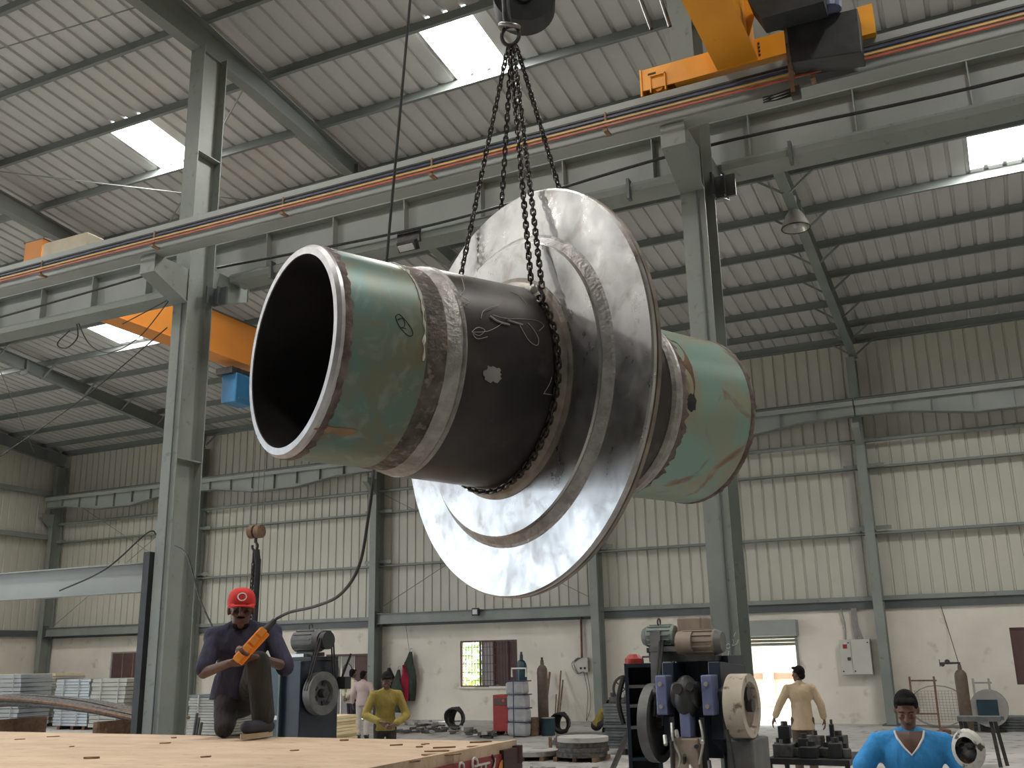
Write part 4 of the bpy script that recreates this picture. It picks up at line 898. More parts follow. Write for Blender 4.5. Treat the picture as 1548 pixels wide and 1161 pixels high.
# cable coil and junk by the far wall
def coil(u, v, r, label, m='cable_black', z=None, nm='cable_coil'):
    b = PZ(u, v, 0); t = thing(nm, b, label, 'cable coil')
    for k in range(11): MB().tube([b + V((r * math.cos(a) * (1 - .055 * k), -.12 + .024 * k + .06 * math.sin(2 * a + k), r * 1.02 + r * (.95 - .06 * (k % 5)) * math.sin(a))) for a in [2 * math.pi * i / 18 for i in range(18)]], .028, 5, closed=True).build('turn', m, t, smooth=True)
    return t
coil(690, 1103, .30, 'upright coil of black hose lying left of the gas cylinders')
coil(1150 - 280 - 20, 1109, .26, 'round coil of black hose beside the squatting man')
coil(966 - 10, 1082, .2, 'dark hose hoop resting on the grey plate stack') if False else None
def scrap(u, v, n, sx, sy, label, seed, m='scrap', z=0, hgt=.25, nm='scrap_pile'):
    b = PZ(u, v, z); t = thing(nm, b, label, 'scrap pile'); r = random.Random(seed)
    for i in range(n):
        p = b + V((r.uniform(-sx, sx), r.uniform(-sy, sy), .03 + r.random() ** 2 * hgt * .6)); L = r.uniform(.12, .5); a = r.uniform(0, 3.14)
        d = V((math.cos(a), math.sin(a), r.uniform(-.08, .12)))
        MB().bar(p - d * L / 2, p + d * L / 2, r.uniform(.03, .16), r.uniform(.02, .09)).build('offcut', m if r.random() < .7 else 'scrap_bright', t)
    return t
scrap(726, 1114, 26, .5, .4, 'dark heap of steel offcuts beside the tall sack stack', 1)
scrap(655, 1107, 30, .9, .7, 'scattered steel offcuts on the floor behind the truck', 2, hgt=.15)
scrap(640, 1096, 16, 1.2, .6, 'low dark scrap along the foot of the far wall', 3, hgt=.15)
scrap(838, 1172, 44, 1.1, .4, 'bright tangle of metal strips in front of the round plates', 4, m='scrap_bright', hgt=.12)
scrap(1530, 1092, 14, .5, .5, 'rusty scrap heap at the right end of the far wall', 5, m='rusty', hgt=.5)
scrap(1440, 1120, 12, .5, .3, 'dirty hose and rags heap behind the man in blue', 6, m='rusty', hgt=.3)
# stack of white sacks strapped on a frame, gas cylinders beside
b = PZ(785, 1114, 0); t = thing('sack_stack', b, 'tall strapped stack of grey sacks on a hand frame', 'sack stack')
for k in range(4): MB().box(b + V((.02 * (k % 2) - .05 * (k == 3), 0, .19 + k * .33)), (.52, .36, .32), Matrix.Rotation(.06 - .04 * k, 3, 'Y')).build('sack', 'sack', t, bevel=.06)
for k in range(4): MB().tube([b + V((sx * .28, sy * .20, .36 + k * .33)) for sx, sy in ((-1, -1), (1, -1), (1, 1), (-1, 1))], .014, 4, closed=True).build('strap', 'cable_blue', t)
MB().tube([b + V((-.2, .05, 1.45)), b + V((-.2, .05, 1.66)), b + V((.2, .05, 1.66)), b + V((.2, .05, 1.45))], .025, 5).build('handle', 'white_mark', t)
MB().bar(b + V((0, -.31, 0)), b + V((0, -.29, 1.4)), .02, .02).build('upright', 'cable_blue', t)
cyl_bottle('gas_cylinder', b + V((.30, .85, 0)), 1.85, .14, 'cylinder_brown', 'tall dark gas cylinder right behind the sack stack')
cyl_bottle('gas_cylinder', b + V((-.18, .6, 0)), 2.0, .14, 'press_teal', 'dark green gas cylinder behind the sack stack under the window')
b2 = PZ(757, 1112, 0); t = thing('welding_machine', b2, 'red box-shaped welding machine left of the sack stack', 'welding machine')
MB().bb(b2 + V((-.22, 0, .1)), b2 + V((.28, .5, 1.0))).build('case', 'machine_red', t, bevel=.02); MB().bb(b2 + V((-.18, -.02, .75)), b2 + V((.2, 0, .92))).build('panel', 'iron_window', t); MB().cyl(b2 + V((.1, -.03, .86)), b2 + V((.1, 0, .86)), .04, n=10).build('indicator', 'cable_red', t)
for sx in (-.15, .2): MB().cyl(b2 + V((sx, .1, .1)), b2 + V((sx, .4, .1)), .1, n=12).build('wheel', 'rubber', t)
MB().bar(b2 + V((-.3, -.02, 1.2)), b2 + V((.3, -.02, 1.2)), .03, .03).build('handle', 'white_mark', t); MB().bar(b2 + V((.25, 0, .9)), b2 + V((.25, 0, 1.2)), .03, .03).build('handle_post', 'white_mark', t)
for u, lb, m in ((806, 'rusty cylindrical drum next to the sack stack', 'rusty'), (829, 'small dark paint drum beside the rusty drum', 'press_teal')):
    b = PZ(u, 1112, 0); t = thing('drum', b, lb, 'drum'); MB().lathe([(0, 0), (0, .17), (.18, .175), (.2, .18), (.22, .175), (.40, .17), (.42, .175), (.42, 0)], b, (0, 0, 1), n=20).build('shell', m, t, smooth=True); MB().lathe([(.42, .175), (.44, .175), (.44, 0)], b, (0, 0, 1), n=20).build('lid', 'scrap_bright' if m != 'rusty' else 'rusty', t)
# rods leaning on the wall
rods = [((823, 1108), (831, 1016), .03), ((840, 1104), (841, 1050), .018), ((843, 1104), (846, 1046), .022), ((846, 1104), (848, 1014), .022), ((849, 1104), (851, 1028), .02)]
for i, ((u0, v0), (u1, v1), r_) in enumerate(rods):
    a = PY(u1, v1, YW - .1); bpt = V((PY(u0, v0, YW - .7).x, YW - .7 - .05 * i, .0))
    tag(MB().bar(bpt, a, r_ * 1.8, r_ * 1.8).build('steel_bar', 'rusty', None, origin=bpt), ['thick rusty bar leaning on the wall nearest the drums', 'shortest thin bar leaning on the far wall', 'short dark bar leaning beside the shortest bar', 'tallest square bar leaning on the far wall', 'thin rusty bar just right of the tallest bar'][i], 'bar', 'bars leaning on the far wall')
# round plate stacks
for u, v, n, r, lb in ((803, 1150, 1, .56, 'single thick round steel plate lying on the floor'), (880, 1152, 4, .50, 'stack of round cut steel plates beside the grey plate stack')):
    b = PZ(u, v - 3, 0); t = thing('round_plate_stack', b, lb, 'plate stack')
    for k in range(n): MB().lathe([(0, 0), (0, r), (.085, r), (.085, 0)], b + V((.03 * (k % 2), .02 * (k % 3), .08 + k * .09)), (0, 0, 1), n=40).build('round_plate', 'concrete' if k == n - 1 else 'scrap', t, smooth=True)
    for k in range(3): MB().bar(b + V((-.4 + .4 * k, -.4, .04)), b + V((-.4 + .4 * k, .4, .04)), .08, .08).build('bearer', 'rusty', t)
b = PZ(838, 1143, 0); t = thing('bracket_plate', b, 'flat plate with two upright pegs between the round plates', 'plate'); MB().box(b + V((0, 0, .03)), (.5, .3, .06)).build('plate', 'concrete', t)
for dx in (-.08, .08): MB().bb(b + V((dx - .03, -.02, .06)), b + V((dx + .03, .02, .36))).build('peg', 'rusty', t)
# grey plate stack behind the press
a = PZ(915, 1141, 0); c_ = PZ(1003, 1143, 0); t = thing('steel_plate_stack', V(((a.x + c_.x) / 2, a.y + .4, 0)), 'waist-high stack of thin grey steel plates behind the press', 'plate stack')
for k in range(15):
    r = random.Random(k); dx = r.uniform(-.04, .04)
    MB().bb((a.x + dx, a.y + r.uniform(-.03, .03), .12 + k * .058), (c_.x + .35 + dx, a.y + 1.1, .12 + k * .058 + .05)).build('plate', 'grey_plate', t)
for x in (a.x + .3, c_.x): MB().bb((x, a.y + .05, 0), (x + .12, a.y + 1, .12)).build('bearer', 'black_metal', t)
zt = .12 + 15 * .058
b = V((PY(945, 1064, a.y + .3).x, a.y + .35, zt)); t = thing('spoked_pulley', b, 'spoked pulley wheel standing on the grey plate stack', 'wheel')
MB().tube([b + V((.26 * math.cos(q), .0, .27 + .26 * math.sin(q))) for q in [2 * math.pi * i / 24 for i in range(24)]], .028, 6, closed=True).build('rim', 'dark_steel', t, smooth=True)
for q in range(5): MB().bar(b + V((0, 0, .27)), b + V((.26 * math.cos(q * 1.257), 0, .27 + .26 * math.sin(q * 1.257))), .025, .02).build('spoke', 'dark_steel', t)
b = V((a.x + .2, a.y + .35, zt)); t = thing('valve_assembly', b, 'small dark valve casting on top of the grey plate stack', 'machine part')
MB().box(b + V((0, 0, .06)), (.34, .2, .12)).build('body', 'scrap', t, bevel=.01)
MB().cyl(b + V((-.12, 0, .12)), b + V((-.12, 0, .2)), .05, n=10).build('neck', 'dark_steel', t); MB().cyl(b + V((.1, -.1, .15)), b + V((.1, .1, .15)), .07, n=12).build('flange', 'scrap_bright', t)
b = PZ(950, 1132, 0)
a = PZ(880, 1131, 0); t = thing('steel_plate_stack', a, 'long low stack of flat steel sheets on the floor in front of the squatting man', 'plate stack')
for k in range(4): MB().box(a + V((.3, .9, .05 + k * .05)), (2.4 - .08 * k, 1.1, .045)).build('plate', 'grey_plate', t)
MB().bar(PY(912, 1095, 17.6), PZ(921, 1175, 0), .07, .07).build('leaning_bar', 'dark_steel', None) if False else None
a = PZ(922, 1172, 0); o = MB().bar(a, V((a.x - .25, a.y + 2.4, .95)), .07, .07).build('steel_bar', 'dark_steel', None, origin=a); tag(o, 'dark steel bar sloping against the waist-high grey plate stack', 'bar')

# sheet packs at the left
def pack(u0, u1, vt, vb, y, n, label, m, split=None):
    a = PY(u0, vb, y); c_ = PY(u1, vt, y); z1 = c_.z; z0 = 0.12; x0, x1 = a.x, PY(u1, vb, y).x
    t = thing('sheet_pack', V(((x0 + x1) / 2, y + .6, 0)), label, 'sheet pack', 'sheet packs by the far wall'); h = (z1 - z0) / n
    for k in range(n):
        r = random.Random(k + int(u0)); MB().bb((x0 + r.uniform(-.03, .03), y + r.uniform(-.02, .02), z0 + k * h), (x1 + r.uniform(-.03, .03), y + 1.2, z0 + (k + .86) * h)).build('sheet', m[1] if k == n - 1 else m[0], t)
    for x in (x0 + .15, (x0 + x1) / 2, x1 - .25): MB().bb((x, y + .05, 0), (x + .12, y + 1.1, .12)).build('bearer', 'rusty', t)
    for f_ in ((.3, .8) if n < 14 else (.25, .7)): MB().bb((x0 + (x1 - x0) * f_, y - .05, z0), (x0 + (x1 - x0) * f_ + .03, y - .035, z1)).build('strap', 'scrap_bright', t)
    return t
pack(-60, 78, 1018, 1090, 24.8, 18, 'tallest pack of pale sheets beside the corner column', ('sheet_pack', 'plywood_pale'))
pack(80, 131, 1026, 1090, 23.6, 16, 'shiny bundled sheets next to the tallest pack', ('sheet_shiny', 'sheet_shiny'))
pack(134, 186, 1025, 1090, 23.2, 12, 'strapped pack of olive sheets under the shuttered window', ('sheet_pack', 'sheet_pack'))
pack(200, 222, 1060, 1090, 23.4, 10, 'low dark sheet pack beside the black post of the tie beam', ('grey_plate', 'sheet_pack'))
pack(283, 345, 1050, 1105, 21.5, 14, 'grey sheet pack behind the kneeling man', ('sheet_pack', 'grey_plate'))
pack(-20, 30, 1019, 1046, 23.2, 12, 'bluish shiny sheets leaning in front of the tallest pack', ('sheet_shiny', 'sheet_shiny')) 
# bowed bars and hoses lying behind the truck
hz = thing('bar_bundle', PZ(110, 1150, 0), 'bundle of long bowed dark bars behind the truck deck', 'bar bundle')
for k in range(16):
    r = random.Random(k); y = 14.2 + .07 * k; z = 1.05 + .25 * r.random() - .015 * k; hh = .15 + .2 * r.random()
    zz = [0.86, .98, 1.1, 1.14, 1.08, .95, .85]
    MB().tube(bez([(-23 + r.uniform(-.6, .6), y, .95 + .05 * r.random()), (-20.6, y, 1.02 + hh * .6), (-18.6, y, 1.06 + hh), (-16.6, y, 1.02 + hh * .8), (-14.6 + r.uniform(-.4, .3), y, .92 + hh * .3)], 6), .035, 6).build('bar', 'scrap' if k % 5 else 'rusty', hz, smooth=True)
for x in (-21.5, -18.5, -15.5): MB().bb((x - .05, 14.1, 0), (x + .05, 15.5, .95)).build('trestle', 'rusty', hz)
b = PZ(500, 1118, 0); b = V((PY(497, 1100, 17).x, 17, 0)); t = thing('timber_stack', b, 'stack of pale timber boards behind the black flywheel press', 'timber stack')
for k in range(12):
    r = random.Random(k + 40); MB().box(b + V((r.uniform(-.06, .06), 0, .25 + k * .058)), (.72 + r.uniform(-.1, .06), 1.0, .05)).build('board', 'plywood_pale', t)
for dx in (-.25, .25): MB().bb(b + V((dx - .05, -.4, 0)), b + V((dx + .05, .4, .22))).build('bearer', 'rusty', t)
for k, (u, v) in enumerate(((288, 1085), (292, 1092), (285, 1078))):
    p = PY(u, 1105, 12.6); q = PY(u + 13, v, 12.6); p.z = 0
    tag(MB().bar(p, q, .03, .03).build('steel_bar', 'dark_steel', None, origin=p), ['thin dark bar leaning behind the notched column, longest of three', 'thin dark bar leaning behind the notched column, middle of three', 'thin dark bar leaning behind the notched column, steepest of three'][k], 'bar')

# ================================================================== MACHINES
# rotated helper: build in local metres, then turn and place
class LM(MB):
    def __init__(s, org, rz): super().__init__(); s.org = V(org); s.R = Matrix.Rotation(rz, 3, 'Z')
    def build(s, *a, **k):
        s.v = [s.org + s.R @ p for p in s.v]; return super().build(*a, **k)
def motor(L, t, c, r, ln, m, axis=(1, 0, 0), ring=True, nm='motor'):
    c = V(c); a = V(axis).normalized(); mb = L(); mb.cyl(c - a * ln * .5, c + a * ln * .35, r, n=20)
    o = mb.build(nm, m, t, smooth=True)
    mb = L()
    for i in range(14):
        th = 2 * math.pi * i / 14; u = a.orthogonal().normalized(); w = a.cross(u); d = math.cos(th) * u + math.sin(th) * w
        mb.bar(c - a * ln * .42 + d * r * 1.03, c + a * ln * .3 + d * r * 1.03, .012, .02, up=d)
    mb.build('cooling_fins', m, o)
    L().cyl(c + a * ln * .35, c + a * ln * .5, r * 1.02, r * .8, n=20).build('fan_cover', 'press_grey', o, smooth=True)
    L().cyl(c - a * ln * .52, c - a * ln * .5, r * .95, n=20).build('end_bell', m, o)
    L().box(c + V((0, 0, -r - .03)), (ln * .7, r * 1.5, .05)).build('foot', 'dark_steel', o)
    if ring: L().tube([c + V((.0, .035 * math.cos(q), r + .035 + .035 * math.sin(q))) for q in [2 * math.pi * i / 12 for i in range(12)]], .009, 5, closed=True).build('lifting_eye', 'dark_steel', o)
    return o
# ---- black flywheel press behind the kneeling man
mp = PY(447, 1060, 11.3); mp.z = 0
t = thing('flywheel_press', mp, 'dark teal press with grey flywheel behind the kneeling man', 'machine')
L = lambda: LM(mp, math.radians(-8))
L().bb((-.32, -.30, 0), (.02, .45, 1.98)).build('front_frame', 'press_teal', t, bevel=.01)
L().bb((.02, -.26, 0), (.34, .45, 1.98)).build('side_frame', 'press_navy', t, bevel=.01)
L().bb((-.33, -.315, 1.24), (.0, -.30, 1.29)).build('ledge', 'lamp_steel', t); L().bb((-.01, -.32, 0), (.02, -.3, 1.98)).build('corner_strip', 'grey_plate', t)
L().bb((-.3, -.1, 1.98), (.36, .42, 2.03)).build('top_plate', 'black_metal', t)
fw = L().lathe([(-.06, .05), (-.06, .08), (-.02, .15), (-.06, .17), (-.06, .275), (.06, .275), (.06, .17), (.0, .15), (.0, .08), (.0, .05)], (.44, .02, 1.56), (1, 0, 0), n=48, closed=True).build('flywheel', 'press_grey', t, smooth=True)
for q in range(5): L().bar((.44, .02 + .1 * math.cos(q * 1.257), 1.56 + .1 * math.sin(q * 1.257)), (.44, .02 + .17 * math.cos(q * 1.257), 1.56 + .17 * math.sin(q * 1.257)), .05, .04, up=(1, 0, 0)).build('spoke', 'black_metal', fw)
L().cyl((.3, .02, 1.56), (.54, .02, 1.56), .06, n=14).build('shaft', 'dark_steel', t)
motor(L, t, (.14, .1, 2.24), .15, .46, 'press_grey')
L().bb((-.14, -.08, 2.03), (.2, .3, 2.07)).build('motor_plate', 'lamp_steel', t)
L().cyl((.40, .1, 2.24), (.48, .1, 2.24), .12, n=20).build('motor_pulley', 'black_metal', t, smooth=True)
for sx in (.415, .455): L().tube([(sx, -.25, 1.6), (sx, -.02, 2.26), (sx, .06, 2.36), (sx, .15, 2.36), (sx, .21, 2.28), (sx, .29, 1.6)], .012, 5).build('drive_belt', 'cable_black', t)
L().bar((.42, .42, 1.72), (.52, .5, 2.06), .03, .03).build('lever', 'black_metal', t); L().box((.46, .44, 1.68), (.14, .12, .16)).build('lever_bracket', 'black_metal', t)
# ---- big crank press in front of the central column
pp = PY(1060, 1161, 10.0); pp = V((pp.x, 9.9, 0))
t = thing('crank_press', pp, 'crank press with cream flywheel and two blue bearing caps', 'machine')
pr_ = math.radians(-5)
L = lambda: LM(pp, pr_)
for sx in (-.17, .30): L().prism([V((sx - .06, -.25, 0)), V((sx - .06, .55, 0)), V((sx - .06, .55, 1.85)), V((sx - .06, -.2, 1.9)), V((sx - .06, -.25, 1.2)), V((sx - .06, .05, 1.05)), V((sx - .06, .05, .8)), V((sx - .06, -.3, .7))], (.12, 0, 0)).build('side_frame', 'press_navy', t, bevel=.01)
L().bb((-.35, -.45, 0), (.5, .55, .16)).build('base', 'press_grey', t); L().bb((-.25, -.4, .62), (.38, .3, .74)).build('bolster', 'press_grey', t)
L().bb((-.2, .1, 1.0), (.34, .55, 1.95)).build('crown', 'press_navy', t)
for sx in (-.18, .28):
    cp = L().bb((sx - .055, -.38, 1.42), (sx + .055, -.12, 1.78)).build('bearing_cap', 'press_blue', t, bevel=.012); cp['label'] = 'blue bearing cap'
    L().cyl((sx, -.40, 1.50), (sx, -.375, 1.50), .022, n=8).cyl((sx, -.40, 1.70), (sx, -.375, 1.70), .022, n=8).build('bolt', 'lamp_steel', cp)
L().cyl((-.42, -.18, 1.6), (.62, -.18, 1.6), .07, n=18).build('crankshaft', 'dark_steel', t, smooth=True)
L().ell((.05, -.30, 1.58), (.12, .16, .20), n=18, m=12).build('eccentric', 'black_metal', t, smooth=True)
L().cyl((-.07, -.3, 1.6), (.17, -.3, 1.6), .12, n=18).build('crank_web', 'dark_steel', t, smooth=True); L().cyl((.02, -.47, 1.66), (.02, -.3, 1.66), .05, n=10).cyl((.14, -.45, 1.68), (.14, -.3, 1.68), .04, n=10).build('crank_bolt', 'dark_steel', t, smooth=True)
L().bb((.0, -.40, 1.22), (.10, -.24, 1.45)).build('pitman', 'press_blue', t, bevel=.01)
L().bb((-.06, -.44, .92), (.18, -.20, 1.22)).build('slide', 'motor_brown', t, bevel=.015)
for sx in (-.10, .20): L().bar((sx, -.32, .85), (sx, -.32, 1.4), .05, .06).build('slide_guide', 'black_metal', t)
L().cyl((.06, -.32, .76), (.06, -.32, .92), .06, n=12).build('punch', 'lamp_steel', t); L().bb((-.1, -.42, .74), (.22, -.2, .79)).build('die', 'dark_steel', t)
for i in range(8):
    r = random.Random(i); L().cyl((-.15 + .06 * i, -.42, .9 + r.random() * .4), (-.12 + .06 * i, -.48, .86 + r.random() * .4), .02, n=6).build('linkage_pin', 'dark_steel' if i % 2 else 'lamp_steel', t)
L().tube(bez([(-.08, -.4, 1.35), (-.05, -.46, 1.2), (.0, -.44, 1.05), (-.06, -.42, .9)], 5), .014, 5).tube(bez([(.2, -.4, 1.38), (.24, -.46, 1.2), (.18, -.44, 1.0)], 5), .012, 5).build('linkage_rod', 'lamp_steel', t)
fw = L().lathe([(-.07, .06), (-.07, .2), (-.09, .24), (-.09, .285), (.09, .285), (.09, .215), (.03, .20), (.03, .06)], (.53, -.15, 1.50), (1, 0, 0), n=48, closed=True).build('flywheel', 'press_cream', t, smooth=True); fw['label'] = 'cream painted flywheel'
L().lathe([(.035, .0), (.035, .20), (.05, .20), (.05, 0)], (.53, -.15, 1.50), (1, 0, 0), n=32).build('web_disc', 'motor_brown', fw); L().cyl((.55, -.15, 1.50), (.64, -.15, 1.50), .06, n=14).build('hub', 'dark_steel', fw)
gw = L().lathe([(-.035, .06), (-.035, .30), (-.05, .30), (-.05, .37), (.05, .37), (.05, .30), (.02, .30), (.02, .06)], (-.38, -.05, 1.33), (1, 0, 0), n=48, closed=True).build('gear_wheel', 'press_grey', t, smooth=True)
L().cyl((-.46, -.05, 1.33), (-.3, -.05, 1.33), .08, n=14).build('gear_hub', 'dark_steel', gw)
L().bar((-.34, -.1, 1.3), (-.36, .0, 2.2), .11, .05).build('motor_post', 'press_grey', t); L().bar((-.22, .3, 1.9), (-.22, .3, 2.02), .5, .5).build('pedestal', 'press_grey', t)
L().bb((-.42, -.05, 2.0), (.16, .4, 2.05)).build('motor_plate', 'press_grey', t)
motor(L, t, (-.36, .1, 2.15), .105, .34, 'motor_green', axis=(-1, 0, 0))
L().bb((-.14, .02, 2.0), (.12, .32, 2.33)).build('gearbox', 'motor_brown', t, bevel=.02); L().cyl((-.1, -.05, 2.08), (.06, -.05, 2.08), .11, n=16).build('gearbox_drum', 'motor_brown', t, smooth=True)
motor(L, t, (.13, .0, 2.08), .12, .42, 'motor_brown', ring=False)
for sx in (-.30, -.27): L().tube([(sx, -.3, 1.4), (sx, -.05, 2.1), (sx, .18, 2.15), (sx, .3, 1.4)], .012, 5).build('drive_belt', 'cable_black', t)
L().tube(bez([(.45, -.4, 1.3), (.5, -.42, .9), (.44, -.42, .3)], 5), .02, 5).build('power_cable', 'cable_black', t)
L().bb((.36, -.2, 0), (.62, .3, 1.2)).build('wheel_guard', 'press_grey', t, bevel=.02)
# ---- open shelved cabinet machine left of it
cp_ = PY(978, 1161, 11.0); cp_ = V((cp_.x, 10.9, 0)); t = thing('shelved_machine_frame', cp_, 'dark blue open machine frame with shelves left of the crank press', 'machine')
L = lambda: LM(cp_, math.radians(20))
for sx in (-.14, .18): L().bb((sx - .02, -.2, 0), (sx + .02, .35, 1.88)).build('side_plate', 'press_navy', t)
L().bb((-.12, .33, 0), (.16, .35, 1.88)).build('back_plate', 'press_navy', t)
for z in (.9, 1.22, 1.44, 1.64): L().bb((-.12, -.2, z - .015), (.16, .33, z + .015)).build('shelf', 'press_grey' if z > 1 else 'press_teal', t)
L().bb((-.12, -.2, 1.84), (.16, .35, 1.88)).build('top_plate', 'press_navy', t)
L().lathe([(0, 0), (0, .1), (.05, .1), (.1, .05), (.1, 0)], (-.05, 0, 1.88), (0, 0, 1), n=16).build('dome', 'machine_red', t, smooth=True); L().tube([(.05, 0, 1.88), (.05, 0, 1.95), (.16, 0, 1.95), (.16, 0, 1.88)], .012, 5).build('handle', 'dark_steel', t)
L().box((.23, .0, 1.66), (.12, .3, .18)).build('switch_box', 'black_metal', t)
L().tube(bez([(-.17, -.1, 1.75), (-.24, -.12, 1.5), (-.2, -.1, 1.25)], 5), .03, 6).build('hose', 'cable_black', t)
# ---- table with machine parts
a = PZ(1160, 1143, .80); y0 = 11.9
tp_ = thing('work_table', V((-2.3, 12.3, 0)), 'low black steel table crowded with machine parts', 'table')
xa_, xb_ = PY(1158, 1143, y0).x, PY(1284, 1148, y0).x
MB().bb((xa_, y0, .76), (xb_, y0 + 1.0, .82)).build('table_top', 'black_metal', tp_)
for x in (xa_ + .03, xb_ - .03):
    for y in (y0 + .03, y0 + .97): MB().bb((x - .025, y - .025, 0), (x + .025, y + .025, .76)).build('leg', 'black_metal', tp_)
MB().bb((xa_ - .03, y0 - .01, .70), (xa_ + .02, y0 + .06, 1.0)).build('corner_upright', 'black_metal', tp_)
rr = random.Random(11); W_ = xb_ - xa_
parts = [(.18, .3, .22, .3, .14), (.19, .3, .13, .18, .14), (.07, .4, .08, .1, .14), (.36, .35, .16, .3, .10), (.50, .25, .2, .3, .12), (.42, .3, .12, .2, .20), (.68, .4, .16, .3, .10), (.74, .5, .05, .06, .34), (.8, .3, .14, .3, .16), (.92, .3, .1, .2, .10), (.3, .7, .2, .2, .1), (.75, .75, .2, .2, .2), (.48, .72, .2, .1, .2)]
for k, (fx, fy, sx, sy, h) in enumerate(parts):
    p = V((xa_ + W_ * fx, y0 + fy, .82)); mt = thing('machine_part', p, ['stepped dark casting with pointed top on the black table', 'tall dark block on the stepped casting', 'small dark block at the end of the black table', 'flat dark die block on the black table', 'wide dark die plate in the middle of the black table', 'upright dark die block in the middle of the black table', 'low dark clamp plate on the black table', 'slim dark upright punch on the black table', 'square dark tool block near the blue shirted man', 'thin dark strip at the right end of the black table', 'dark plate at the back of the black table', 'dark lump at the back of the black table', 'narrow dark post at the back of the black table'][k], 'machine part', 'machine parts on the black table')
    if k == 1: p = p + V((0, 0, .19))
    MB().box(p + V((0, 0, h / 2)), (sx, sy, h), rr.uniform(-.4, .4)).build('block', 'black_metal' if k % 3 else 'scrap', mt, bevel=.01)
    MB().cyl(p + V((0, 0, h)), p + V((0, 0, h + .05)), min(sx, sy) * .3, n=10).build('boss', 'dark_steel', mt)

# ================================================================== PEOPLE
class Fig:
    """a person in local metres facing -Y, turned by rz and set down at base; body parts are unions of tapered capsules, fused"""
    def __init__(s, base, rz, label, vox=.012):
        s.base = V(base); s.R = Matrix.Rotation(rz, 3, 'Z'); s.root = thing('person', base, label, 'person'); s.vox = vox
    def W(s, p): return s.base + s.R @ V(p)
    def fuse(s, mb, name, m, parent=None, vox=None, smooth=4):
        mb.v = [s.W(p) for p in mb.v]
        o = mb.build(name, m, parent or s.root)
        r = o.modifiers.new('fuse', 'REMESH'); r.mode = 'VOXEL'; r.voxel_size = vox or s.vox; r.use_smooth_shade = True
        k = o.modifiers.new('soften', 'SMOOTH'); k.factor = .5; k.iterations = smooth
        return o
    def plain(s, mb, name, m, parent=None, smooth=True):
        mb.v = [s.W(p) for p in mb.v]; return mb.build(name, m, parent or s.root, smooth=smooth)
def hand(mb, w, d, n, sc=1.0, curl=.5, thumb=1):
    """w wrist, d finger direction, n palm normal (fingers curl towards it), thumb = side along d x n"""
    w = V(w); d = V(d).normalized(); n = V(n); n = (n - d * n.dot(d)).normalized(); sd = d.cross(n)
    for k in range(4):
        o = sd * (.5 - k / 3 + .0) * .058 * sc * thumb
        mb.caps(w + o * .6 + d * .01 * sc, w + o + d * .085 * sc, .016 * sc, .0125 * sc)
        L = [.043, .048, .045, .036][k] * sc; p = w + o + d * .085 * sc; a = 0
        for j in range(3):
            a += curl * (.75 if j == 0 else 1.0); dd = d * math.cos(a) + n * math.sin(a); q = p + dd * L * (1, .7, .5)[j]
            mb.caps(p, q, (.0105 - .001 * j) * sc, (.0098 - .001 * j) * sc); p = q
    p = w + sd * .026 * thumb * sc + d * .022 * sc; q = p + (sd * .7 * thumb + d * .6 + n * .45).normalized() * .042 * sc; mb.caps(p, q, .015 * sc, .0125 * sc)
    r = q + (d * .8 + n * .5 + sd * .1 * thumb).normalized() * .032 * sc; mb.caps(q, r, .0125 * sc, .0095 * sc)
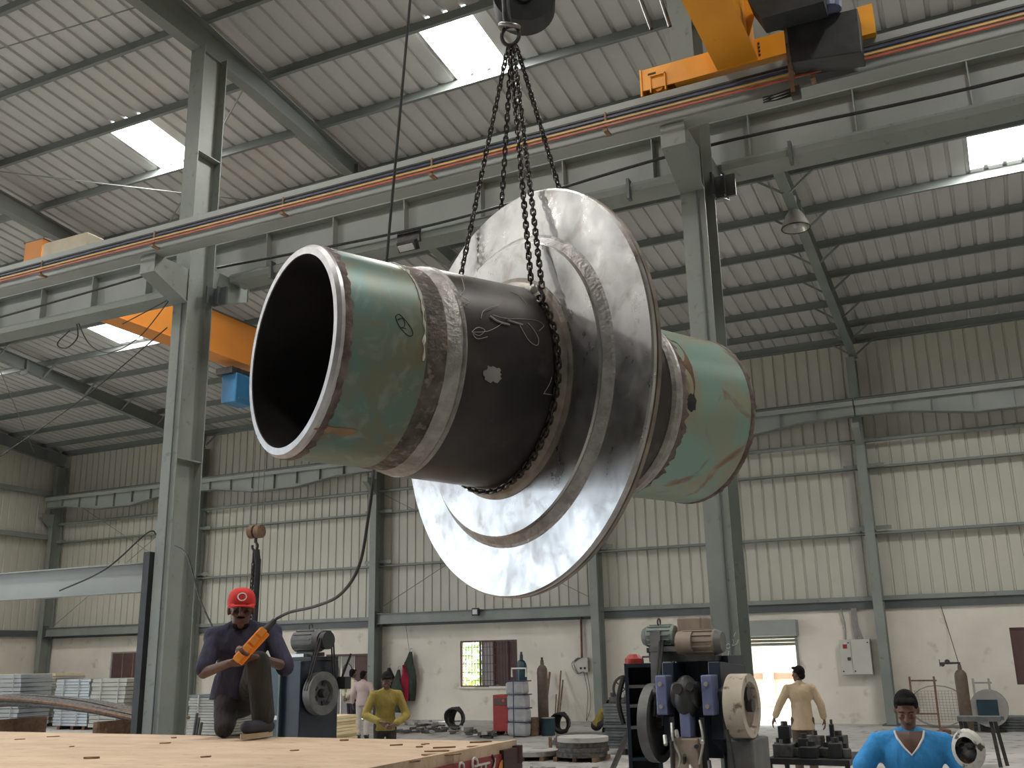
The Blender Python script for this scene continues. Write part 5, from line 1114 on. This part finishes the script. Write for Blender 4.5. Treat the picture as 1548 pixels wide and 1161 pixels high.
def head(F, mb, c, face, up=(0, 0, 1), sc=1.0, skin='skin', hair='hair', cap=False, beard=False, hl=1.0, detail=True):
    """adds the head to body mesh mb (local) and returns parts to hang on the body later"""
    c = V(c); f = V(face).normalized(); u = V(up); u = (u - f * u.dot(f)).normalized(); x = f.cross(u).normalized()      # x = the person's right
    B = Matrix((x, f, u)).transposed()
    def H(a, b, e): return c + (x * a + f * b + u * e) * sc
    mb.ell(H(0, -.012, .025), (.073 * sc, .092 * sc, .10 * sc), B, 16, 12); mb.ell(H(0, .028, -.05), (.056 * sc, .060 * sc, .072 * sc), B, 14, 10)
    mb.ell(H(0, .058, -.092), (.030 * sc, .028 * sc, .024 * sc), B, 10, 8)
    mb.ell(H(0, .079, .035), (.052 * sc, .012 * sc, .012 * sc), B, 12, 6)          # brow
    mb.caps(H(0, .086, .022), H(0, .105, -.022), .009 * sc, .0155 * sc); mb.ell(H(.013, .094, -.026), .009 * sc, None, 8, 6); mb.ell(H(-.013, .094, -.026), .009 * sc, None, 8, 6)
    for sx in (-1, 1):
        mb.ell(H(sx * .040, .066, -.018), (.022 * sc, .02 * sc, .018 * sc), B, 10, 6)
        mb.ell(H(sx * .077, -.012, -.002), (.012 * sc, .022 * sc, .034 * sc), B, 10, 8)
    mb.ell(H(0, .083, -.056), (.024 * sc, .012 * sc, .008 * sc), B, 10, 6)
    jobs = []
    if detail:
        for sx in (-1, 1):
            e = MB().ell(H(sx * .032, .0825, .010), (.010 * sc, .005 * sc, .0028 * sc), B, 12, 8); jobs.append((e, 'eye', 'eye_dark'))
            e = MB().tube([H(sx * .016, .093, .034), H(sx * .032, .094, .041), H(sx * .05, .086, .036)], .0030 * sc, 6); jobs.append((e, 'eyebrow', hair))
        e = MB().ell(H(0, .0935, -.056), (.022 * sc, .006 * sc, .0065 * sc), B, 12, 6); jobs.append((e, 'mouth', 'lips'))
    if not cap:
        e = MB()
        e.ell(H(0, -.026, .042), (.082 * sc, .094 * sc, .098 * sc * hl), B, 18, 12)
        for sx in (-1, 0, 1): e.ell(H(sx * .04, .052, .098), (.032 * sc, .034 * sc, .022 * sc), B, 10, 8)
        e.ell(H(0, -.070, -.02), (.066 * sc, .045 * sc, .06 * sc), B, 12, 8)
        for sx in (-1, 1): e.ell(H(sx * .068, -.02, .035), (.016 * sc, .035 * sc, .045 * sc), B, 10, 8)
        jobs.append((e, 'hair', hair))
    if beard:
        e = MB().ell(H(0, .030, -.094), (.055 * sc, .052 * sc, .030 * sc), B, 12, 8).ell(H(0, .0905, -.043), (.028 * sc, .006 * sc, .006 * sc), B, 10, 6)
        jobs.append((e, 'beard', 'hair'))
    return jobs, H, B
def finish(F, body, jobs):
    for e, nm, m in jobs:
        if nm == 'hair': F.fuse(e, nm, m, body, vox=.008, smooth=2)
        else: F.plain(e, nm, m, body)
def torso(mb, pel, chest, neck, sl, sr, g=0.0, wid=1.0):
    pel, chest, neck, sl, sr = map(V, (pel, chest, neck, sl, sr)); x = (sr - sl).normalized(); up = (chest - pel).normalized(); y = up.cross(x).normalized(); x = y.cross(up); B = Matrix((x, y, up)).transposed()
    mb.ell(pel, (.155 * wid + g, .115 * wid + g, .13 + g), B, 18, 12); mb.ell(pel.lerp(chest, .5), (.145 * wid + g, .108 * wid + g, .16 + g), B, 18, 12); mb.ell(chest, (.170 * wid + g, .118 * wid + g, .17 + g), B, 18, 12)
    sl = sl - up * .03; sr = sr - up * .03
    for s_ in (sl, sr): mb.caps(s_, chest.lerp(neck, .55), .058 + g, .07 + g); mb.caps(s_.lerp(neck, .35) - up * .015, neck - up * .02, .045 + g * .7, .052 + g * .7); mb.caps(s_ - up * .02, chest, .06 + g, .10 + g)
def skirt(mb, a, b, rx0, ry0, rx1, ry1, n=20):
    a = V(a); b = V(b); vs = [a + V((rx0 * math.cos(2 * math.pi * i / n), ry0 * math.sin(2 * math.pi * i / n), 0)) for i in range(n)] + [b + V((rx1 * math.cos(2 * math.pi * i / n), ry1 * math.sin(2 * math.pi * i / n), 0)) for i in range(n)]
    mb.add(vs, [(i, (i + 1) % n, n + (i + 1) % n, n + i) for i in range(n)] + [tuple(range(n - 1, -1, -1)), tuple(range(n, 2 * n))])
def limb(mb, a, b, c, r0, r1, r2, g=0): mb.caps(a, b, r0 + g, r1 + g); mb.caps(b, c, r1 + g, r2 + g)
def foot(mb, ank, toe, g=0):
    ank = V(ank); toe = V(toe); mb.caps(ank + V((0, 0, -.03)) - (toe - ank).normalized() * .03, toe, .04 + g, .036 + g); mb.caps(ank, ank + V((0, 0, -.035)), .042 + g, .042 + g)

def shoe(F, ank, toe, m='shoe', so='sole'):
    ank = V(ank); toe = V(toe); mb = MB(); foot(mb, ank, toe, .008); o = F.fuse(mb, 'shoe', m, vox=.012)
    d = (toe - ank); d.z = 0; L_ = d.length; d.normalize(); z0 = min(ank.z, toe.z) - .075; sd = V((d.y, -d.x, 0)); out = []
    a0 = ank - d * .075
    for k in range(20):
        q = 2 * math.pi * k / 20; out.append(a0 + d * ((L_ + .125) * (.5 + .5 * math.cos(q))) + sd * math.sin(q) * (.045 + .008 * math.cos(q)) + V((0, 0, z0 - a0.z)))
    mb = MB().prism(out, (0, 0, .032)); F.plain(mb, 'sole', so, o, smooth=False)
    return o

# ---- man in the red cap kneeling on the truck deck with the crane controller
kb = PZ(366, 1113, ZB); cam_az = math.atan2(-kb.x, kb.y) if False else math.atan2(CAMPOS.x - kb.x, -(CAMPOS.y - kb.y))
F = Fig(kb, cam_az, 'kneeling man in red cap and navy top holding the orange controller', vox=.0065)
K = .98
pel = V((-.05, .12, .30)); chest = V((-.045, .02, .60)); neck = V((-.045, -.02, .79)); sl = V((-.235, .0, .725)); sr = V((.185, .0, .745))
el, wl_ = V((-.285, -.12, .44)), V((-.105, -.33, .505)); er, wr_ = V((.275, -.10, .475)), V((.075, -.35, .535))
hl_, kl, al = V((-.12, .08, .27)), V((-.125, -.12, .07)), V((-.10, .30, .085))       # right leg: knee on the deck
hr_, kr, ar = V((.05, .06, .28)), V((.085, -.30, .50)), V((.135, -.26, .115))        # left leg: foot on the deck
mb = MB(); torso(mb, pel, chest, neck, sl, sr, -.012); mb.caps(neck - V((0, 0, .06)), neck + V((0, -.02, .06)), .056, .052)
limb(mb, sl + V((.03, 0, -.06)), el, wl_, .042, .04, .028); limb(mb, sr + V((-.03, 0, -.06)), er, wr_, .042, .04, .028); limb(mb, hl_, kl, al, .07, .05, .04); limb(mb, hr_, kr, ar, .07, .055, .04)
foot(mb, al + V((0, 0, .02)), al + V((0, .06, -.02))); foot(mb, ar, ar + V((-.10, -.13, -.045)))
hd = V((.72, 0, .69)).normalized()
jobs, Hh, HB = head(F, mb, (-.05, -.07, .875), (.03, -1, -.10), sc=1.13, cap=True, beard=True)
pa, pb_ = V((-.055, -.40, .515)), V((.120, -.37, .715)); pd = (pb_ - pa).normalized()
hand(mb, wl_ + V((.01, -.01, 0)), (.8, -.45, .15), (.3, .5, .75), sc=1.0, curl=.75, thumb=-1); hand(mb, wr_ + V((-.01, -.01, 0)), (-.75, -.5, .1), (-.2, .45, .8), sc=1.0, curl=.75, thumb=1)
body = F.fuse(mb, 'body', 'skin_dark', vox=.006, smooth=2); finish(F, body, jobs)
mb = MB(); torso(mb, pel + V((0, 0, .03)), chest, neck, sl, sr, .012); limb(mb, sl + V((.015, 0, -.035)), sl.lerp(el, .85), sl.lerp(el, .9), .060, .062, .06, .004); limb(mb, sr + V((-.015, 0, -.035)), sr.lerp(er, .95), er + V((.0, .0, -.005)), .062, .066, .064, .004); mb.ell(chest + V((0, -.01, .02)), (.20, .13, .15))
skirt(mb, pel + V((0, -.03, .12)), pel + V((-.03, -.01, -.05)), .165, .13, .168, .14); mb.caps(neck - V((0, 0, .05)), neck - V((0, 0, .02)), .075, .068); F.fuse(mb, 'sweatshirt', 'navy_cloth', vox=.011, smooth=3)
mb = MB(); limb(mb, hl_, kl, al, .085, .062, .05, .008); limb(mb, hr_, kr, ar + V((0, 0, .03)), .10, .080, .075, .006); mb.ell(pel + V((0, 0, -.07)), (.165, .14, .12)); mb.caps(kl + V((.0, .08, .08)), hl_, .08, .09); F.fuse(mb, 'trousers', 'trousers_dark', vox=.012, smooth=3)
shoe(F, ar + V((.02, 0, -.01)), ar + V((-.11, -.16, -.030))); shoe(F, al + V((0, 0, .03)), al + V((0, .14, .03)))
# cap
mb = MB(); prof = []
vs = []; n = 24; rows = [(0, 1.0), (.035, 1.0), (.065, .93), (.09, .78), (.106, .52), (.113, .2)]
for h_, r in rows: vs += [Hh(.088 * r * math.cos(2 * math.pi * i / n), -.006 + .106 * r * math.sin(2 * math.pi * i / n), .028 + h_) for i in range(n)]
fs = [(k * n + i, k * n + (i + 1) % n, (k + 1) * n + (i + 1) % n, (k + 1) * n + i) for k in range(len(rows) - 1) for i in range(n)] + [tuple((len(rows) - 1) * n + i for i in range(n))]
mb.add(vs, fs); cp = F.plain(mb, 'cap', 'red_cap', body)
mb = MB(); vs = []
for z_ in (0, .007):
    vs += [Hh(.082 * math.cos(a), .05 + .035 * math.sin(a), .036 + z_) for a in [math.pi * i / 12 for i in range(13)]] + [Hh(.080 * math.cos(a),   .065 + .062 * math.sin(a), .026 + z_ - .012 * math.cos(a) ** 2) for a in [math.pi * i / 12 for i in range(13)]]
fs = [(i, i + 1, 14 + i, 13 + i) for i in range(12)] + [(26 + i, 39 + i, 40 + i, 27 + i) for i in range(12)] + [(13 + i, 14 + i, 40 + i, 39 + i) for i in range(12)] + [(i, 26 + i, 27 + i, i + 1) for i in range(12)]
mb.add(vs, fs); F.plain(mb, 'cap_brim', 'red_cap', cp)
mb = MB().tube([Hh(.026 * math.cos(a), .0985 - .004 * math.cos(a) ** 2 - .011 * math.sin(a), .086 + .022 * math.sin(a)) for a in [2 * math.pi * i / 18 for i in range(18)]], .0045, 5, closed=True); F.plain(mb, 'cap_badge', 'white_cloth', cp)
# controller in his hands
pc = F.W(pa); t = thing('pendant_controller', pc, 'orange push-button crane controller with black cable gland in the kneeling man\'s hands', 'controller')
side = pd.cross(V((0, -1, 0))).normalized(); nrm = side.cross(pd).normalized()
if nrm.y > 0: nrm = -nrm; side = -side
Rm = Matrix((side, pd, nrm)).transposed(); mid = (pa + pb_) / 2; ln = (pb_ - pa).length
def fp(mb, nm, m, par, bev=0):
    mb.v = [F.W(p) for p in mb.v]; return mb.build(nm, m, par, bevel=bev)
cs = fp(MB().box(mid, (.085, ln, .065), Rm), 'case', 'pendant_orange', t, .008)
for k in range(4): fp(MB().box(mid + pd * (-.115 + k * .075) + nrm * .035 - side * .012, (.05, .060, .012), Rm), 'button_pad', 'paint_orange', cs, .004)
fp(MB().box(mid + nrm * .034 + side * .034, (.010, ln * .98, .012), Rm), 'guard_rib', 'pendant_orange', cs)
fp(MB().cyl(pb_, pb_ + pd * .10, .030, .018, 12), 'cable_gland', 'rubber', t)
g0 = F.W(pb_ + pd * .10)
pts = [g0, F.W(pb_ + pd * .125 + V((.01, 0, 0))), PY(440, 925, g0.y - .1), PY(478, 916, g0.y - .3), PY(515, 898, g0.y - .45), PY(543, 855, g0.y - .55), PY(557, 780, g0.y - .6), PY(565, 710, g0.y - .6), PY(574, 560, 5.35), PY(585, 390, 5.3), PY(603, 190, 5.25), PY(620, 0, 5.2)]
top_ = pts[-1] + (pts[-1] - pts[-2]) * 1.3; pts.append(top_)
o = MB().tube(bez(pts, 8), .0105, 8).build('cable', 'rubber', t, smooth=True)

def standing(base, rz, label, shirt, trousers, skin='skin_dark', h=1.70, vox=.014, arms=None, lean=0.0, turn=0.0, look=(0, -1, -.1), shirt_long=True, sleeves=1.0, fat=1.0, detail=False, untucked=.12, legs=None, vneck=False):
    F = Fig(base, rz, label, vox); k = h / 1.70
    Q = Matrix.Rotation(lean, 3, 'X'); pv = V((0, 0, .93))
    def T(x, y, z): return (pv + Q @ (V((x, y, z)) - pv)) * k
    pel = V((0, 0, .95)) * k; chest = T(0, 0, 1.27); neck = T(0, -.01, 1.45); sl = T(-.19 * fat, 0, 1.395); sr = T(.19 * fat, 0, 1.395)
    a = arms or {}
    el = V(a.get('el', T(-.27, .03, 1.13))); wl = V(a.get('wl', T(-.29, -.06, .88))); er = V(a.get('er', T(.27, .03, 1.13))); wr = V(a.get('wr', T(.29, -.06, .88)))
    lg = legs or [((-.09, 0, .90), (-.10, -.02, .48), (-.11, .03, .09)), ((.09, 0, .90), (.10, -.02, .48), (.11, .03, .09))]
    lg = [[V(p) * k for p in l] for l in lg]
    mb = MB(); torso(mb, pel, chest, neck, sl, sr, -.012, fat); hc = T(0, -.035, 1.585); mb.caps(neck - V((0, 0, .06)), neck.lerp(hc, .5), .055, .05)
    limb(mb, sl, el, wl, .045, .038, .027); limb(mb, sr, er, wr, .045, .038, .027)
    for l in lg: limb(mb, *l, .07, .05, .038); foot(mb, l[2], l[2] + V((0, -.14, -.04)))
    jobs, Hh, HB = head(F, mb, hc, look, sc=1.0 * k, detail=detail)
    hand(mb, wl, a.get('dl', (wl - el)), a.get('nl', (1, -.2, 0)), curl=a.get('cl', .35), thumb=-1); hand(mb, wr, a.get('dr', (wr - er)), a.get('nr', (-1, -.2, 0)), curl=a.get('cr', .35), thumb=1)
    body = F.fuse(mb, 'body', skin, vox=min(vox, .009), smooth=2); finish(F, body, jobs)
    mb = MB(); torso(mb, pel, chest, neck, sl, sr, .016, fat); skirt(mb, pel + V((0, 0, .14)), pel + V((0, 0, -untucked)), .158 * fat, .122 * fat, .186 * fat, .142 * fat); f_ = sleeves
    if f_ >= 1: limb(mb, sl - V((0, 0, .03)), el, el.lerp(wl, .82), .066, .058, .050, .006); limb(mb, sr - V((0, 0, .03)), er, er.lerp(wr, .82), .066, .058, .050, .006)
    else: mb.caps(sl - V((0, 0, .03)), sl.lerp(el, f_), .070, .080); mb.caps(sr - V((0, 0, .03)), sr.lerp(er, f_), .070, .080)
    if not vneck: mb.caps(neck - V((0, 0, .05)), neck - V((0, 0, .0)), .072, .064)
    sh = F.fuse(mb, 'shirt', shirt, vox=.014, smooth=3)
    mb = MB()
    for l in lg: limb(mb, l[0], l[1], l[2] + V((0, 0, .03)), .092, .068, .062, .004)
    mb.ell(pel + V((0, 0, -.06)), (.16 * fat, .125 * fat, .12)); F.fuse(mb, 'trousers', trousers, vox=.016, smooth=3)
    for l in lg: shoe(F, l[2], l[2] + V((0, -.17, -.02)), 'black_metal', 'rubber')
    return F, body, sh, T, Hh
def toward(p, q): return math.atan2(q.x - p.x, -(q.y - p.y))
# ---- man in the blue V-neck shirt
bb_ = PZ(1368, 1052, 1.66); bb_.z = 0
F, body, sh, T, Hh = standing(bb_, toward(bb_, CAMPOS), 'man in bright blue V-neck shirt looking down, welding mask raised in one hand', 'blue_cloth', 'trousers_dark', skin='skin', h=1.68, vox=.008, lean=.0, sleeves=.78, fat=1.14, look=(-.05, -1, -.55), detail=True, vneck=True,
    arms=dict(el=(-.36, -.06, 1.14), wl=(-.40, -.16, .90), er=(.37, -.05, 1.10), wr=(.385, -.30, 1.22), dr=(-.1, -.35, .9), nr=(-.7, .3, .1), cr=.7, dl=(-.1, -.4, -.9), cl=.6))
mb = MB().tube([T(-.098, -.062, 1.445), T(-.085, -.105, 1.40), T(-.045, -.138, 1.34), T(0, -.150, 1.29), T(.045, -.138, 1.34), T(.085, -.105, 1.40), T(.098, -.062, 1.445)], .008, 6); F.plain(mb, 'collar_trim', 'white_cloth', sh)
mb = MB(); mb.add([T(-.094, -.066, 1.445), T(-.082, -.104, 1.40), T(-.043, -.140, 1.34), T(0, -.152, 1.293), T(.043, -.140, 1.34), T(.082, -.104, 1.40), T(.094, -.066, 1.445), T(0, -.11, 1.445), T(0, -.155, 1.37)], [(0, 1, 8, 7), (1, 2, 8), (2, 3, 8), (3, 4, 8), (4, 5, 8), (5, 6, 7, 8)]); F.plain(mb, 'neck_opening', 'skin_dark', sh)  # darker than his skin, to offset the stronger light on this patch
mb = MB().box(T(.12, -.150, 1.14), (.012, .004, .03)); F.plain(mb, 'logo_mark', 'white_cloth', sh)
# mask in his raised hand
mk = F.W((.35, -.37, 1.335)); t = thing('welding_mask', mk, 'scuffed white welding mask held up by the man in blue', 'mask')
vs = []; n = 22; rows = [(0.0, .075), (.015, .105), (.05, .118), (.10, .10), (.13, .06), (.14, .02)]
mb = MB(); fx = (CAMPOS - mk).normalized(); fx = (fx + V((-.35, 0, -.1))).normalized(); ux = V((0, 0, 1)); ux = (ux - fx * ux.dot(fx)).normalized(); sx_ = fx.cross(ux)
for dd, r in rows: vs += [mk - fx * (dd - .04) + sx_ * r * .92 * math.cos(2 * math.pi * i / n) + ux * r * 1.12 * math.sin(2 * math.pi * i / n) for i in range(n)]
mb.add(vs, [(k * n + i, k * n + (i + 1) % n, (k + 1) * n + (i + 1) % n, (k + 1) * n + i) for k in range(len(rows) - 1) for i in range(n)] + [tuple((len(rows) - 1) * n + i for i in range(n))]); sh_ = mb.build('shell', 'mask_shell', t, smooth=True)
rr = random.Random(5)
for k in range(12):
    a = rr.uniform(0, 6.28); q = rr.uniform(.01, .08); c = mk + fx * .0 + sx_ * q * math.cos(a) + ux * q * 1.1 * math.sin(a); MB().ell(c, (rr.uniform(.015, .04), rr.uniform(.01, .02), rr.uniform(.012, .035)), None, 8, 6).build('padding', ['black_cloth', 'scrap', 'dark_steel'][k % 3], t, smooth=True)
MB().tube(bez([mk - ux * .12 + sx_ * .02, mk - ux * .2 + sx_ * .01, mk - ux * .34 + sx_ * .06], 5), .010, 5).build('strap', 'pale_cloth', t)
# the dark handle he carries low
p = F.W((-.40, -.20, .82)); o = MB().cyl(p, p + V((.28, .25, .32)), .014, n=8).build('steel_bar', 'black_metal', None, origin=p); tag(o, 'slim black rod held low by the man in blue', 'bar')
# ---- man in mustard shirt, leaning over his work
yb = PZ(583, 1021, 1.72); yb.z = 0
standing(yb, toward(yb, CAMPOS) + .1, 'man in mustard yellow shirt bending over his work behind the truck', 'mustard_cloth', 'trousers_dark', h=1.78, vox=.012, lean=.20, look=(.0, -1, -.75), arms=dict(el=(-.33, -.12, 1.12), wl=(-.10, -.40, 1.02), er=(.33, -.12, 1.10), wr=(.10, -.42, .98), cl=.7, cr=.7))
# ---- man in tan shirt walking to the shutter door
db = PZ(1206, 1012, 1.68); db.z = 0
standing(db, math.radians(196), 'man in tan shirt seen from behind near the roller shutter', 'tan_cloth', 'trousers_brown', h=1.72, vox=.012, look=(.75, -.66, 0), untucked=.2, arms=dict(el=(-.30, .02, 1.14), wl=(-.34, -.06, .92), er=(.33, .02, 1.15), wr=(.42, -.05, .95)))
# ---- two men by the double door
m1 = PZ(532, 1014, 1.67); m1.z = 0
standing(m1, math.radians(150), 'man in cream shirt and dark trousers with hands behind his back', 'cream_cloth', 'trousers_navy', h=1.70, vox=.016, look=(.3, -1, 0), arms=dict(el=(-.27, .10, 1.13), wl=(-.05, .17, .98), er=(.27, .10, 1.13), wr=(.05, .18, 1.0), nl=(0, -1, 0), nr=(0, -1, 0)))
m2 = PZ(547, 1017, 1.64); m2 = V((m2.x, m2.y + .6, 0)); m2 = V((PY(549, 1017, m1.y - .75).x, m1.y - .75, 0))
standing(m2, math.radians(200), 'man in pale pink shirt and light trousers beside the double door', 'pink_cloth', 'pale_cloth', h=1.66, vox=.016, look=(-.4, -1, 0))
# ---- man squatting by the column, back turned
sq = PZ(905, 1108, 0); F = Fig(sq, math.radians(118), 'man in ochre shirt squatting on the floor beside the steel column', .014)
pel = V((0, .05, .20)); chest = V((0, -.12, .46)); neck = V((0, -.24, .60)); sl = V((-.19, -.18, .56)); sr = V((.19, -.18, .56))
el, wl = V((-.26, -.34, .36)), V((-.18, -.55, .26)); er, wr = V((.26, -.34, .36)), V((.18, -.55, .26))
mb = MB(); torso(mb, pel, chest, neck, sl, sr, -.012); hc = V((0, -.32, .68)); mb.caps(neck, hc, .055, .05); limb(mb, sl, el, wl, .045, .038, .027); limb(mb, sr, er, wr, .045, .038, .027)
lg = [(V((-.1, .0, .2)), V((-.17, -.38, .42)), V((-.15, -.18, .09))), (V((.1, .0, .2)), V((.17, -.38, .42)), V((.15, -.18, .09)))]
for l in lg: limb(mb, *l, .07, .05, .04); foot(mb, l[2], l[2] + V((0, -.14, -.04)))
jobs, Hh, HB = head(F, mb, hc, (0, -1, -.5), detail=False); hand(mb, wl, wl - el, (1, 0, -.3), thumb=-1); hand(mb, wr, wr - er, (-1, 0, -.3), thumb=1)
body = F.fuse(mb, 'body', 'skin_dark', vox=.010, smooth=2); finish(F, body, jobs)
mb = MB(); torso(mb, pel, chest, neck, sl, sr, .016); limb(mb, sl, el, el.lerp(wl, .5), .062, .055, .05); limb(mb, sr, er, er.lerp(wr, .5), .062, .055, .05); F.fuse(mb, 'shirt', 'mustard_cloth', smooth=3)
mb = MB()
for l in lg: limb(mb, l[0], l[1], l[2] + V((0, 0, .03)), .09, .068, .06)
mb.ell(pel + V((0, 0, -.02)), (.17, .15, .13)); F.fuse(mb, 'trousers', 'trousers_dark', smooth=3)
for l in lg: shoe(F, l[2], l[2] + V((0, -.17, -.02)), 'black_metal', 'rubber')

# pale cloth shaped as the light reflection on a curved sheet behind the shelved frame, standing on the grey plates
t = garment(960, 1000, .20, .62, 'cream_cloth', 'pale crumpled sheet on the grey plate stack, reflection put into its colour', 21, 20.75); t.name = 'reflection_sheet'; t['category'] = 'sheet'; del t['group']
for c in list(t.children):
    if c.name.startswith('hanger'): bpy.data.objects.remove(c)
